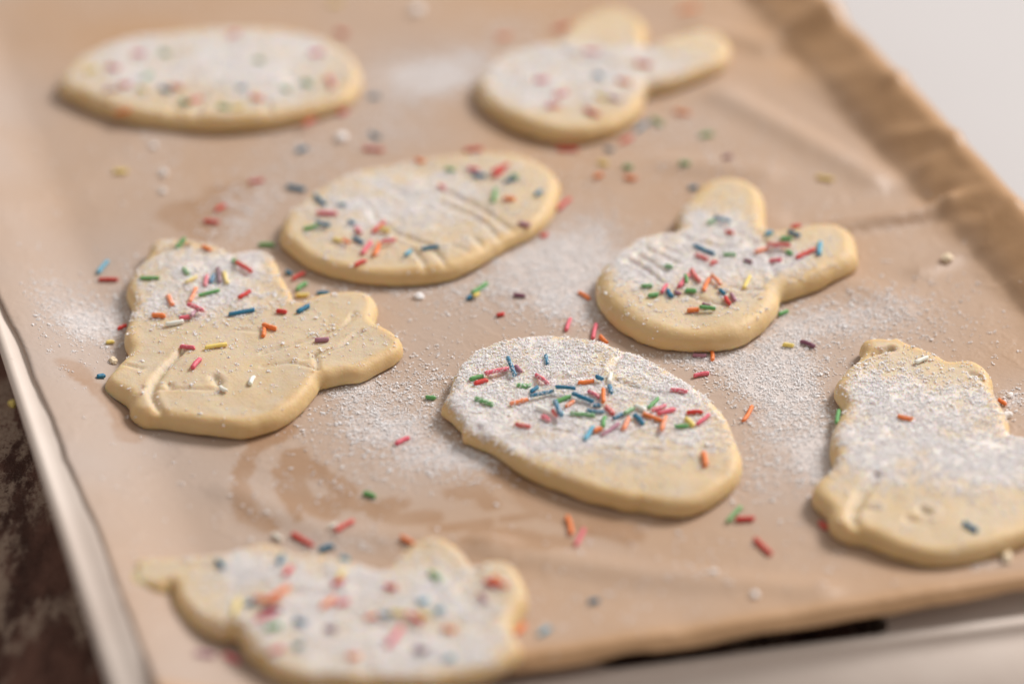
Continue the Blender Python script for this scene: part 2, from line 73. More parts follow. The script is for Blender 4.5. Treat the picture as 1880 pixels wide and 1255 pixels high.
SPRINKLE = [
 [1,"yellow",-113.35,123.97,-110.1,125.56],
 [0,"blue",-92.7,-18.29,-91.19,-17.27],
 [0,"skyblue",-98.46,29.17,-96.74,34.75],
 [0,"red",-98.01,26.2,-93.34,26.2],
 [0,"yellow",-92.64,-1.84,-91.16,-1.3],
 [1,"mauve",-106.68,112.78,-103.11,114.23],
 [1,"red",-107.74,126.41,-104.36,124.92],
 [0,"yellow",-100.4,77.32,-96.98,77.7],
 [0,"red",-90.9,4.63,-89.02,6.19],
 [1,"orange",-103.19,104.59,-98.75,103.58],
 [1,"red",-102.82,114.64,-100.19,115.47],
 [1,"pink",-101.79,133.93,-98.55,134.36],
 [1,"yellow",-98.25,114.23,-95.66,112.78],
 [1,"green",-97.21,120.28,-95.48,122.38],
 [5,"green",-87.12,19.73,-82.64,19.73],
 [5,"orange",-82.64,3.82,-79.47,3.43],
 [1,"green",-94.46,135.23,-91.99,133.93],
 [1,"blue",-92.39,114.43,-89.38,112.57],
 [5,"orange",-79.75,12.33,-78.25,7.97],
 [5,"white",-79.09,-0.21,-75.04,0.95],
 [1,"orange",-90.0,115.89,-86.3,114.85],
 [5,"green",-79.99,33.79,-78.11,36.83],
 [5,"pink",-76.22,2.26,-73.77,2.89],
 [1,"green",-86.27,107.64,-83.81,105.61],
 [5,"green",-77.24,23.49,-76.06,21.04],
 [5,"pink",-74.79,-9.21,-71.36,-10.71],
 [5,"yellow",-76.26,17.79,-73.74,20.38],
 [5,"orange",-74.64,9.79,-73.71,15.53],
 [5,"mauve",-73.49,2.11,-72.46,5.38],
 [1,"red",-84.14,105.61,-80.9,109.08],
 [5,"pink",-74.76,6.64,-70.78,4.44],
 [5,"pink",-71.15,-19.03,-69.7,-15.34],
 [0,"mauve",-61.78,-115.91,-57.89,-114.87],
 [5,"pink",-71.67,16.5,-71.67,21.2],
 [5,"orange",-73.82,33.79,-71.64,31.77],
 [5,"green",-72.69,12.33,-67.98,14.57],
 [0,"red",-75.59,53.6,-71.9,52.98],
 [5,"blue",-70.3,17.79,-69.96,21.2],
 [5,"yellow",-69.17,-10.86,-64.29,-8.98],
 [5,"purple",-69.4,24.47,-68.36,17.55],
 [0,"red",-73.17,58.64,-70.97,61.18],
 [8,"blue",-59.57,-89.47,-57.88,-92.04],
 [5,"white",-64.44,-26.15,-62.83,-27.59],
 [1,"green",-76.25,104.59,-73.18,103.58],
 [5,"yellow",-67.63,22.42,-66.45,17.55],
 [0,"pink",-56.24,-114.13,-53.06,-115.91],
 [1,"pink",-76.77,145.11,-74.35,146.22],
 [5,"green",-66.0,27.53,-64.9,25.71],
 [8,"yellow",-54.61,-107.94,-53.92,-102.26],
 [1,"yellow",-72.08,103.58,-69.79,105.0],
 [1,"blue",-72.21,114.02,-69.86,115.06],
 [5,"blue",-65.31,4.05,-58.98,6.17],
 [5,"red",-65.2,25.71,-61.27,22.18],
 [5,"red",-63.37,11.14,-60.85,13.93],
 [8,"blue",-52.62,-104.11,-50.97,-103.03],
 [5,"white",-57.92,-24.71,-57.33,-21.44],
 [0,"red",-65.93,73.09,-62.46,73.93],
 [1,"orange",-68.12,110.1,-64.91,108.67],
 [1,"green",-68.79,130.26,-66.35,129.4],
 [5,"orange",-56.45,-5.42,-56.5,-1.91],
 [8,"pink",-50.2,-109.46,-46.38,-106.88],
 [0,"green",-61.3,42.37,-57.54,42.11],
 [8,"orange",-50.72,-102.57,-46.21,-103.81],
 [5,"orange",-56.83,-0.21,-53.58,-2.14],
 [8,"purple",-48.99,-106.42,-45.5,-105.73],
 [8,"green",-48.12,-111.73,-45.16,-110.67],
 [0,"white",-49.6,-73.84,-47.65,-75.85],
 [8,"pink",-46.69,-118.43,-44.13,-117.4],
 [8,"orange",-48.3,-104.73,-44.1,-99.3],
 [8,"blue",-46.92,-90.75,-46.22,-88.02],
 [5,"red",-54.12,5.62,-51.76,4.84],
 [1,"green",-60.55,115.47,-58.18,113.6],
 [8,"red",-45.47,-94.74,-44.19,-92.04],
 [0,"blue",-53.8,30.33,-52.58,29.0],
 [0,"blue",-56.38,70.67,-51.71,68.93],
 [0,"red",-52.11,26.45,-49.26,29.33],
 [8,"blue",-42.18,-116.96,-40.42,-116.51],
 [8,"blue",-42.69,-109.16,-40.35,-109.92],
 [0,"green",-50.73,21.79,-48.55,24.81],
 [0,"blue",-54.91,88.5,-52.49,90.32],
 [0,"yellow",-50.79,19.36,-47.8,19.52],
 [0,"red",-45.57,-73.84,-41.09,-77.93],
 [5,"blue",-49.25,4.84,-46.69,7.58],
 [1,"green",-55.19,118.6,-52.73,116.72],
 [1,"red",-53.81,99.55,-51.14,102.97],
 [3,"green",-50.13,42.58,-46.88,44.39],
 [1,"pink",-54.2,133.93,-50.81,135.45],
 [3,"blue",-48.36,58.89,-45.53,54.22],
 [5,"mauve",-44.6,-6.71,-41.4,-6.34],
 [0,"blue",-45.92,20.33,-43.14,20.33],
 [3,"blue",-47.36,45.46,-43.91,43.81],
 [0,"blue",-39.69,-79.58,-36.77,-78.01],
 [3,"pink",-47.42,50.03,-42.55,50.03],
 [8,"orange",-37.59,-104.88,-35.16,-101.87],
 [1,"pink",-48.95,122.38,-46.86,114.54],
 [8,"purple",-36.76,-111.13,-34.17,-111.65],
 [0,"white",-37.87,-72.5,-36.4,-71.66],
 [0,"yellow",-51.28,173.33,-48.2,174.27],
 [3,"yellow",-42.98,38.1,-40.85,37.29],
 [8,"red",-35.66,-97.89,-33.7,-96.32],
 [0,"red",-48.31,156.3,-45.42,154.72],
 [3,"blue",-42.64,54.22,-40.51,54.05],
 [8,"yellow",-34.47,-96.48,-33.55,-93.47],
 [8,"pink",-34.76,-104.04,-32.13,-102.72],
 [0,"pink",-45.43,108.5,-43.07,109.72],
 [0,"red",-36.47,-74.18,-32.93,-70.05],
 [8,"skyblue",-34.71,-88.02,-32.8,-88.83],
 [3,"orange",-40.51,37.04,-38.79,35.91],
 [3,"blue",-39.43,46.53,-38.31,45.21],
 [8,"orange",-31.67,-119.91,-29.25,-119.54],
 [3,"pink",-37.73,43.56,-36.35,40.78],
 [3,"blue",-38.01,38.91,-35.61,36.48],
 [3,"red",-37.21,26.11,-34.64,28.48],
 [3,"pink",-35.6,31.42,-33.68,37.04],
 [0,"green",-31.4,-59.51,-28.77,-60.89],
 [8,"orange",-28.82,-107.94,-26.46,-107.26],
 [0,"red",-38.1,89.86,-32.95,88.95],
 [0,"blue",-37.88,117.95,-35.25,118.37],
 [0,"blue",-36.57,98.25,-34.06,95.48],
 [3,"orange",-32.75,30.62,-31.74,36.24],
 [3,"red",-33.89,40.13,-30.41,47.53],
 [3,"yellow",-31.91,42.74,-29.27,41.6],
 [8,"blue",-25.98,-107.33,-23.86,-107.87],
 [3,"pink",-31.23,36.07,-27.73,36.88],
 [8,"red",-25.36,-98.52,-22.92,-98.99],
 [8,"pink",-24.98,-118.43,-20.95,-109.16],
 [8,"yellow",-23.92,-106.11,-21.01,-107.18],
 [0,"pink",-25.14,-41.56,-22.45,-39.14],
 [0,"orange",-22.91,-75.85,-20.23,-78.01],
 [3,"skyblue",-25.31,30.31,-23.98,32.7],
 [8,"red",-20.71,-107.64,-17.58,-110.22],
 [3,"orange",-24.3,76.93,-22.09,75.69],
 [8,"purple",-18.98,-117.77,-16.33,-118.43],
 [8,"skyblue",-18.53,-103.5,-16.53,-102.88],
 [8,"yellow",-18.34,-106.88,-16.21,-107.94],
 [0,"green",-19.25,-23.38,-17.04,-23.8],
 [3,"blue",-21.38,33.02,-17.48,34.22],
 [8,"green",-16.37,-93.63,-14.27,-96.0],
 [8,"skyblue",-15.11,-106.11,-13.58,-105.65],
 [3,"pink",-18.04,63.78,-16.59,62.23],
 [8,"orange",-13.47,-111.43,-11.08,-112.1],
 [3,"green",-16.66,72.5,-14.3,71.8],
 [8,"skyblue",-12.9,-120.79,-10.94,-120.2],
 [0,"blue",-10.58,17.76,-9.21,18.99],
 [3,"pink",-11.01,72.5,-8.22,71.27],
 [0,"red",-12.07,88.95,-7.63,89.86],
 [0,"yellow",-8.95,18.3,-7.82,19.29],
 [6,"green",-9.29,-22.88,-6.31,-21.47],
 [3,"blue",-9.8,68.99,-6.46,68.29],
 [0,"green",-9.39,20.37,-5.9,24.72],
 [6,"red",-8.33,-24.58,-5.51,-22.88],
 [8,"mauve",-6.44,-100.71,-5.26,-103.5],
 [6,"green",-8.11,-30.17,-4.05,-32.38],
 [8,"red",-5.51,-96.79,-3.07,-98.68],
 [3,"green",-4.75,55.07,-3.93,61.89],
 [6,"pink",-6.0,-21.47,-0.64,-19.19],
 [3,"red",-4.39,67.51,-2.02,70.74],
 [8,"orange",-3.87,-95.53,-1.14,-99.15],
 [0,"red",-3.54,10.58,-1.77,11.05],
 [3,"red",-4.82,68.82,-0.72,72.77],
 [0,"orange",-4.24,152.25,-0.47,154.05],
 [3,"orange",-2.11,56.34,0.7,56.34],
 [3,"blue",-2.0,65.16,1.01,66.38],
 [6,"blue",-1.28,-15.16,0.93,-22.6],
 [3,"green",-0.24,67.25,1.4,66.55],
 [6,"mauve",0.78,-17.47,1.98,-19.76],
 [6,"orange",-0.48,-31.99,3.41,-30.17],
 [0,"orange",0.41,-107.67,2.44,-104.31],
 [0,"purple",0.34,19.45,3.12,18.99],
 [6,"red",0.76,-39.48,3.98,-41.1],
 [6,"green",1.09,-24.86,4.23,-24.18],
 [3,"mauve",1.62,45.87,4.56,45.46],
 [6,"blue",4.05,-27.38,5.79,-25.53],
 [3,"blue",5.83,58.63,7.3,60.86],
 [2,"pink",6.09,118.64,9.42,119.06],
 [6,"blue",3.88,-29.89,9.2,-27.94],
 [6,"pink",5.19,-20.9,7.99,-24.29],
 [0,"red",7.03,46.1,8.6,47.34],
 [0,"skyblue",5.3,-108.42,7.53,-105.84],
 [6,"white",5.41,-33.76,9.09,-37.04],
 [6,"pink",6.62,-37.31,8.14,-39.48],
 [6,"blue",7.63,-13.14,7.98,-16.78],
 [2,"pink",8.88,104.22,12.16,104.63],
 [6,"red",8.79,-35.95,9.84,-38.4],
 [6,"blue",9.3,-32.93,10.9,-39.48],
 [2,"pink",10.98,110.34,14.58,111.78],
 [0,"red",11.6,156.98,16.04,159.7],
 [6,"green",9.15,-32.1,12.92,-29.89],
 [0,"red",11.08,58.63,14.61,64.61],
 [6,"blue",9.52,-27.66,14.04,-28.33],
 [0,"red",11.5,89.86,16.82,89.41],
 [0,"pink",12.55,4.03,13.51,8.93],
 [0,"orange",11.48,-67.56,12.3,-74.05],
 [6,"orange",11.76,-33.76,13.66,-31.55],
 [0,"pink",12.98,-78.21,15.09,-71.66],
 [6,"green",12.65,-36.49,18.03,-37.31],
 [6,"blue",13.23,-29.61,17.84,-32.38],
 [0,"orange",15.69,20.69,18.1,17.48],
 [6,"orange",14.58,-24.29,18.21,-23.62],
 [6,"skyblue",15.52,-46.45,17.46,-41.64],
 [2,"pink",19.26,135.49,23.42,134.62],
 [2,"red",19.04,102.6,22.5,99.18],
 [0,"blue",15.29,-96.66,17.38,-96.13],
 [6,"pink",16.7,-27.94,19.13,-30.44],
 [0,"pink",18.58,0.41,19.5,6.72],
 [6,"blue",16.22,-35.29,20.07,-35.95],
 [6,"blue",17.66,-33.37,19.37,-33.21],
 [6,"orange",17.57,-43.62,19.28,-42.55],
 [0,"orange",20.56,73.96,22.87,74.97],
 [2,"blue",22.01,122.0,23.92,119.89],
 [6,"blue",18.54,-22.88,20.09,-23.84],
 [2,"yellow",21.54,110.75,24.76,108.29],
 [0,"yellow",21.78,81.12,24.25,79.77],
 [0,"orange",20.24,1.74,21.67,-1.32],
 [6,"orange",20.13,-27.94,20.01,-32.66],
 [6,"green",20.18,-37.58,19.76,-41.64],
 [0,"blue",23.77,90.19,25.83,89.21],
 [6,"red",20.29,-33.76,22.06,-36.77],
 [6,"white",21.9,-20.9,21.33,-24.29],
 [6,"blue",21.45,-25.7,21.67,-28.78],
 [6,"mauve",18.75,-45.38,23.51,-39.48],
 [2,"mauve",25.0,109.72,28.11,107.27],
 [6,"blue",22.01,-38.4,24.22,-36.49],
 [2,"orange",27.68,118.01,31.24,116.55],
 [6,"orange",24.02,-42.71,25.39,-38.4],
 [0,"red",27.94,93.12,31.1,96.07],
 [0,"green",28.1,78.92,30.33,78.24],
 [6,"green",24.51,-37.31,26.44,-34.85],
 [0,"orange",28.25,74.72,31.34,74.05],
 [6,"blue",26.51,-37.31,28.39,-40.56],
 [6,"white",26.65,-33.48,29.2,-35.67],
 [0,"blue",31.57,98.65,35.67,105.06],
 [2,"red",32.95,128.59,37.04,127.09],
 [4,"green",30.17,14.76,32.67,14.97],
 [6,"orange",28.38,-36.77,32.44,-39.21],
 [6,"green",29.72,-34.31,32.05,-30.44],
 [4,"green",31.45,10.35,33.91,10.92],
 [0,"green",36.44,106.07,39.04,102.64],
 [6,"pink",30.44,-35.4,33.64,-33.21],
 [6,"orange",32.24,-43.78,33.4,-38.4],
 [4,"pink",34.75,11.64,36.06,15.27],
 [6,"pink",31.63,-36.49,35.43,-34.58],
 [4,"green",36.34,23.8,37.48,23.42],
 [4,"blue",36.15,12.94,37.04,9.92],
 [4,"mauve",37.65,12.37,39.01,11.36],
 [6,"pink",34.85,-27.1,38.56,-27.94],
 [6,"green",35.1,-41.37,38.18,-41.1],
 [0,"orange",42.58,110.13,46.58,108.7],
 [4,"pink",38.55,13.52,41.62,20.98],
 [0,"green",42.43,80.44,44.92,80.02],
 [4,"green",40.54,18.77,40.64,15.48],
 [0,"orange",46.53,168.43,51.97,171.23],
 [6,"yellow",37.57,-38.13,39.26,-41.1],
 [4,"green",40.13,12.94,42.8,12.8],
 [0,"blue",44.15,69.4,46.25,70.14],
 [4,"orange",40.2,4.72,42.98,5.07],
 [6,"red",37.99,-35.95,41.56,-35.67],
 [4,"red",42.1,22.61,43.78,16.72],
 [0,"mauve",41.14,-6.14,44.19,-6.43],
 [0,"pink",40.83,-14.86,44.41,-13.71],
 [4,"red",43.64,29.56,46.25,27.31],
 [6,"pink",39.92,-40.29,42.89,-36.77],
 [6,"orange",40.68,-51.19,41.03,-55.61],
 [4,"blue",43.1,34.11,48.33,29.56],
 [4,"purple",44.0,7.06,45.33,6.35],
 [0,"green",48.62,96.67,51.74,97.66],
 [4,"orange",44.45,12.8,46.33,18.77],
 [4,"green",43.13,5.07,46.75,4.72],
 [4,"green",47.11,43.61,48.95,44.94],
 [0,"orange",45.57,-4.84,45.43,-8.37],
 [4,"red",46.74,25.14,48.29,26.33],
 [4,"orange",46.61,18.92,48.52,14.97],
 [4,"blue",48.71,45.72,52.76,43.61],
 [4,"blue",48.2,13.52,49.3,11.5],
 [0,"purple",53.66,83.99,55.9,85.15],
 [4,"red",49.37,10.21,50.16,7.06],
 [4,"green",50.09,29.56,53.02,29.56],
 [4,"red",51.46,40.03,53.13,38.95],
 [4,"mauve",50.62,11.86,51.43,8.49],
 [0,"green",44.94,-69.58,48.19,-64.28],
 [0,"red",46.68,-68.83,50.71,-68.51],
 [4,"yellow",53.94,14.54,55.72,19.65],
 [0,"orange",50.64,-33.0,53.13,-26.78],
 [4,"purple",54.73,27.08,56.76,26.03],
 [4,"orange",57.71,30.54,60.88,32.59],
 [0,"red",50.14,-75.1,53.31,-80.84],
 [4,"skyblue",60.72,38.33,62.39,39.49],
 [4,"pink",60.84,26.93,63.73,26.56],
 [4,"red",60.71,32.97,66.11,31.83],
 [0,"green",61.89,10.71,64.32,12.35],
 [4,"green",64.1,36.03,66.86,36.03],
 [0,"yellow",61.91,-1.88,64.38,-2.57],
 [4,"green",65.21,30.32,66.29,29.19],
 [4,"blue",66.15,39.49,68.92,37.18],
 [4,"red",67.36,42.05,69.44,43.14],
 [4,"red",67.1,27.31,72.16,31.45],
 [0,"purple",66.05,-0.7,69.05,-3.05],
 [4,"skyblue",73.75,36.03,72.58,27.53],
 [0,"red",64.1,-69.8,65.53,-71.98],
 [0,"yellow",76.64,75.39,80.63,73.71],
 [7,"green",70.68,-37.55,72.0,-30.24],
 [7,"orange",83.75,-37.39,86.9,-38.63],
 [7,"white",90.18,-16.4,93.22,-14.2],
 [7,"blue",93.01,-75.87,95.43,-79.0],
 [0,"orange",107.98,-24.27,109.42,-26.24],
 [0,"yellow",109.42,-41.62,111.0,-41.78]]
RIDGE = [[1.7,2.6,[[70.28,47.6],[88.02,52.28],[106.77,58.07]]],[-1.0,4,[[72.34,55.96],[94.68,63.95],[105.5,63.95]]],[1.3,5,[[52.59,156.56],[68.5,148.33],[93.16,156.56]]],[-0.8,6,[[64.5,133.9],[79.71,140.26],[92.17,146.71]]],[1.1,5,[[56.19,118.37],[75.72,94.62],[90.43,74.85]]],[-0.6,6,[[69.39,121.44],[87.23,97.52],[99.3,80.4]]],[0.5,5,[[72.7,30.39],[90.5,15.8]]],[0.8,5,[[13.7,74.85],[35.98,83.21],[63.24,77.61]]],[0.6,3,[[97.37,30.39],[107.45,37.89],[120.75,48.12]]],[0.9,3,[[100.16,112.31],[109.87,121.44],[119.36,127.62]]],[0.8,3,[[104.14,74.85],[116.62,86.03],[128.03,97.52]]],[0.5,8,[[-125.13,50.71],[-102.4,83.21],[-90.04,97.52]]],[0.8,4,[[-4.49,-78.76],[28.78,-87.89],[61.49,-93.25]]],[0.6,4,[[-60.08,-57.81],[-38.44,-73.17],[-4.5,-76.91]]]]
LUMP = [[-91.76,90.51,1.1,"s"],[-87.87,77.24,1.5,"s"],[-87.23,68.44,1.0,"s"],[-44.19,95.7,1.7,"s"],[-26.62,168.68,2.0,"s"],[-21.99,19.0,1.4,"s"],[110.85,-22.56,0.9,"s"],[109.11,-30.27,1.2,"s"],[-90.24,-9.35,1.2,"d"],[104.05,34.49,1.6,"d"],[40.94,-87.38,0.8,"s"],[48.66,-95.4,1.0,"s"],[101.09,-83.2,1.6,"d"]]
TABLE_CRUMB = [-115.61,-2.06]
THICK = {1: 4.4, 2: 4.6, 3: 4.3, 4: 5.2, 5: 4.5, 6: 4.4, 7: 4.8, 8: 4.5}
ROUND = {1: 2.8, 2: 3.0, 3: 3.0, 4: 3.8, 5: 2.7, 6: 2.6, 7: 3.2, 8: 2.2}
YAW = math.radians(18.2287)                 # the tray lies turned against the view
CB, SB = math.cos(YAW), math.sin(YAW)
def to_world(u, v): return u * CB - v * SB, u * SB + v * CB
def to_tray(x, y): return x * CB + y * SB, -x * SB + y * CB

# ---------------------------------------------------------------- numeric helpers
def vnoise(x, y, seed=0):
    xi = np.floor(x).astype(np.int64); yi = np.floor(y).astype(np.int64)
    fx = x - xi; fy = y - yi
    fx = fx * fx * (3 - 2 * fx); fy = fy * fy * (3 - 2 * fy)
    def h(a, b):
        n = (a * 374761393 + b * 668265263 + seed * 974711) & 0x7fffffff
        n = ((n ^ (n >> 13)) * 1274126177) & 0x7fffffff
        return ((n ^ (n >> 16)) & 0xffff) / 65535.0
    return (h(xi, yi) * (1 - fx) + h(xi + 1, yi) * fx) * (1 - fy) + (h(xi, yi + 1) * (1 - fx) + h(xi + 1, yi + 1) * fx) * fy
def fnoise(x, y, seed=0, octaves=3):
    s = 0; a = .5; t = 0
    for k in range(octaves):
        s = s + a * vnoise(x * 2 ** k, y * 2 ** k, seed + k); t += a; a *= .5
    return s / t
def sstep(a, b, x):
    t = np.clip((x - a) / (b - a), 0, 1); return t * t * (3 - 2 * t)
def seg_dist(px, py, poly, closed=False):
    P = np.asarray(poly, float)
    A = P if closed else P[:-1]; B = np.roll(P, -1, 0) if closed else P[1:]
    out = np.full(px.shape, 1e9)
    for (ax, ay), (bx, by) in zip(A, B):
        dx, dy = bx - ax, by - ay; L = dx * dx + dy * dy + 1e-12
        t = np.clip(((px - ax) * dx + (py - ay) * dy) / L, 0, 1)
        d = (px - ax - t * dx) ** 2 + (py - ay - t * dy) ** 2
        out = np.minimum(out, d)
    return np.sqrt(out)
def inside(px, py, poly):
    P = np.asarray(poly, float); Q = np.roll(P, -1, 0)
    c = np.zeros(px.shape, bool)
    for (ax, ay), (bx, by) in zip(P, Q):
        if ay == by: continue
        hit = ((ay > py) != (by > py)) & (px < (bx - ax) * (py - ay) / (by - ay) + ax)
        c ^= hit
    return c
def smooth_closed(pts, step):
    P = np.array(pts, float); N = len(P); out = []
    for i in range(N):
        p0, p1, p2, p3 = P[i - 1], P[i], P[(i + 1) % N], P[(i + 2) % N]
        m = max(2, int(np.linalg.norm(p2 - p1) / step))
        t = np.linspace(0, 1, m, endpoint=False)[:, None]
        out.append(.5 * (2 * p1 + (p2 - p0) * t + (2 * p0 - 5 * p1 + 4 * p2 - p3) * t * t + (3 * p1 - p0 - 3 * p2 + p3) * t ** 3))
    return np.vstack(out)
def blobs(px, py, table):
    s = np.zeros(px.shape)
    for cx, cy, rx, ry, a in table:
        s += a * np.exp(-(((px - cx) / rx) ** 2 + ((py - cy) / ry) ** 2))
    return s

# ---------------------------------------------------------------- materials
def mat(name):
    m = bpy.data.materials.new(name); m.use_nodes = True
    nt = m.node_tree; b = nt.nodes['Principled BSDF']
    return m, nt, b
def node(nt, kind, **kw):
    n = nt.nodes.new(kind)
    for k, v in kw.items():
        if k in n.inputs: n.inputs[k].default_value = v
        else: setattr(n, k, v)
    return n
def noise(nt, scale, detail=3, rough=.5, vec=None):
    n = node(nt, 'ShaderNodeTexNoise', Scale=scale, Detail=detail, Roughness=rough)
    if vec is None: vec = obj_coord(nt)
    nt.links.new(vec, n.inputs['Vector']); return n.outputs['Fac']
def obj_coord(nt):
    for n in nt.nodes:
        if n.bl_idname == 'ShaderNodeTexCoord': return n.outputs['Object']
    return node(nt, 'ShaderNodeTexCoord').outputs['Object']
def ramp(nt, fac, lo, hi, a=0.0, b=1.0):
    n = node(nt, 'ShaderNodeMapRange'); n.interpolation_type = 'SMOOTHSTEP'
    n.inputs['From Min'].default_value = lo; n.inputs['From Max'].default_value = hi
    n.inputs['To Min'].default_value = a; n.inputs['To Max'].default_value = b
    nt.links.new(fac, n.inputs['Value']); return n.outputs['Result']
def math_(nt, op, a, b):
    n = node(nt, 'ShaderNodeMath'); n.operation = op
    for i, v in enumerate((a, b)):
        if isinstance(v, (int, float)): n.inputs[i].default_value = v
        else: nt.links.new(v, n.inputs[i])
    return n.outputs[0]
def mix(nt, fac, a, b):
    n = node(nt, 'ShaderNodeMix'); n.data_type = 'RGBA'
    for i, v in ((0, fac), (6, a), (7, b)):
        if isinstance(v, (int, float)): n.inputs[i].default_value = v
        elif isinstance(v, tuple): n.inputs[i].default_value = (*v, 1)
        else: nt.links.new(v, n.inputs[i])
    return n.outputs[2]
def bump(nt, b, h, strength, dist):
    n = node(nt, 'ShaderNodeBump', Strength=strength, Distance=dist)
    nt.links.new(h, n.inputs['Height']); nt.links.new(n.outputs['Normal'], b.inputs['Normal'])
def attr(nt, name):
    n = node(nt, 'ShaderNodeAttribute'); n.attribute_name = name; return n.outputs['Fac']

SUGAR = (0.94, 0.91, 0.905)
def dough_material():
    m, nt, b = mat('raw_dough')
    n1 = noise(nt, 55, 4); n2 = noise(nt, 420, 4, .6); n3 = noise(nt, 1900, 2)
    c = mix(nt, ramp(nt, n1, .3, .7), (0.66, 0.46, 0.215), (0.71, 0.525, 0.285))
    c = mix(nt, ramp(nt, n2, .35, .75, 0, .35), c, (0.72, 0.555, 0.325))
    sp = noise(nt, 330, 1)
    c = mix(nt, ramp(nt, sp, .785, .82, 0, .6), c, (0.30, 0.17, 0.07))
    fl_ = math_(nt, 'MULTIPLY', attr(nt, 'flour_sheen'), ramp(nt, noise(nt, 160, 4, .6), .25, .75, .30, .72))
    c = mix(nt, fl_, c, (0.625, 0.55, 0.455))  # pale cookie tops: flour, with the sheen put into the colour
    dust = attr(nt, 'sugar')
    g = math_(nt, 'ADD', math_(nt, 'MULTIPLY', dust, 0.62), math_(nt, 'MULTIPLY', math_(nt, 'SUBTRACT', n3, .5), 1.1))
    g = math_(nt, 'MULTIPLY', ramp(nt, g, .22, .62), ramp(nt, dust, .02, .2))
    c = mix(nt, math_(nt, 'MULTIPLY', g, .68), c, SUGAR)
    nt.links.new(c, b.inputs['Base Color'])
    b.inputs['Roughness'].default_value = .55
    b.inputs['Specular IOR Level'].default_value = .4
    b.inputs['Subsurface Weight'].default_value = .85
    b.inputs['Subsurface Radius'].default_value = (1.0, .55, .22)
    b.inputs['Subsurface Scale'].default_value = .0022
    h = math_(nt, 'ADD', math_(nt, 'MULTIPLY', n2, .7), math_(nt, 'MULTIPLY', n3, .3))
    bump(nt, b, h, .4, .0006)
    return m
def paper_material():
    m, nt, b = mat('parchment')
    n1 = noise(nt, 22, 4); n2 = noise(nt, 700, 4, .65); n3 = noise(nt, 1500, 2)
    c = mix(nt, ramp(nt, n1, .3, .7), (0.57, 0.34, 0.172), (0.625, 0.385, 0.205))
    c = mix(nt, ramp(nt, n2, .3, .7, 0, .35), c, (0.53, 0.305, 0.15))
    dust = attr(nt, 'sugar'); film_light = attr(nt, 'film_light'); st = attr(nt, 'stain')
    c = mix(nt, math_(nt, 'MULTIPLY', film_light, .62), c, (0.56, 0.49, 0.45))  # pale dust film, also carrying painted light on the left slope
    c = mix(nt, math_(nt, 'MULTIPLY', st, .85), c, (0.42, 0.235, 0.12))
    g = math_(nt, 'ADD', math_(nt, 'MULTIPLY', dust, .55), math_(nt, 'MULTIPLY', math_(nt, 'SUBTRACT', n3, .5), 1.2))
    g = math_(nt, 'MULTIPLY', ramp(nt, g, .22, .75), ramp(nt, dust, .03, .3))
    c = mix(nt, math_(nt, 'MULTIPLY', g, .6), c, SUGAR)
    nt.links.new(c, b.inputs['Base Color'])
    b.inputs['Roughness'].default_value = .42
    b.inputs['Specular IOR Level'].default_value = .5
    w = node(nt, 'ShaderNodeMath'); w.operation = 'ABSOLUTE'
    nt.links.new(math_(nt, 'SUBTRACT', noise(nt, 38, 5, .55), .5), w.inputs[0])
    crease = ramp(nt, w.outputs[0], 0, .05, 1, 0)
    bump(nt, b, math_(nt, 'ADD', math_(nt, 'ADD', n1, math_(nt, 'MULTIPLY', n2, .3)), math_(nt, 'MULTIPLY', crease, .25)), .4, .0008)
    tr = node(nt, 'ShaderNodeBsdfTranslucent'); nt.links.new(c, tr.inputs['Color'])
    ms = node(nt, 'ShaderNodeMixShader'); ms.inputs[0].default_value = .14
    nt.links.new(b.outputs[0], ms.inputs[1]); nt.links.new(tr.outputs[0], ms.inputs[2])
    nt.links.new(ms.outputs[0], nt.nodes['Material Output'].inputs['Surface'])
    return m
def sugar_material():
    m, nt, b = mat('powdered_sugar')
    b.inputs['Base Color'].default_value = (*SUGAR, 1)
    b.inputs['Roughness'].default_value = .85
    b.inputs['Specular IOR Level'].default_value = .2
    b.inputs['Subsurface Weight'].default_value = .4
    b.inputs['Subsurface Radius'].default_value = (1, .95, .9)
    b.inputs['Subsurface Scale'].default_value = .0004
    return m
COLOURS = {'blue': (0.018, 0.165, 0.285), 'skyblue': (0.09, 0.34, 0.48), 'pink': (0.66, 0.12, 0.165), 'red': (0.58, 0.045, 0.035),
           'orange': (0.78, 0.20, 0.045), 'green': (0.12, 0.34, 0.11), 'yellow': (0.85, 0.60, 0.16), 'white': (0.82, 0.77, 0.70),
           'mauve': (0.36, 0.165, 0.22), 'purple': (0.20, 0.075, 0.12)}
_sm = {}
def sprinkle_material(c, dusty):
    k = (c, dusty)
    if k in _sm: return _sm[k]
    m, nt, b = mat('sprinkle_' + c + ('_dusted' if dusty else ''))
    n1 = noise(nt, 900, 3, .6); n2 = noise(nt, 2600, 2)
    base = tuple(min(v * 1.18, .9) for v in COLOURS[c])
    light = tuple(v * .85 + .07 for v in base)
    cc = mix(nt, ramp(nt, n1, .35, .75, 0, .5), base, light)
    cc = mix(nt, ramp(nt, n2, .60 - .10 * dusty, .78 - .12 * dusty, 0, .45 + .4 * dusty), cc, SUGAR)
    nt.links.new(cc, b.inputs['Base Color'])
    b.inputs['Roughness'].default_value = .5
    b.inputs['Specular IOR Level'].default_value = .35
    b.inputs['Subsurface Weight'].default_value = .15
    b.inputs['Subsurface Radius'].default_value = (1, .7, .5)
    b.inputs['Subsurface Scale'].default_value = .0004
    bump(nt, b, n1, .4, .0003)
    _sm[k] = m
    return m
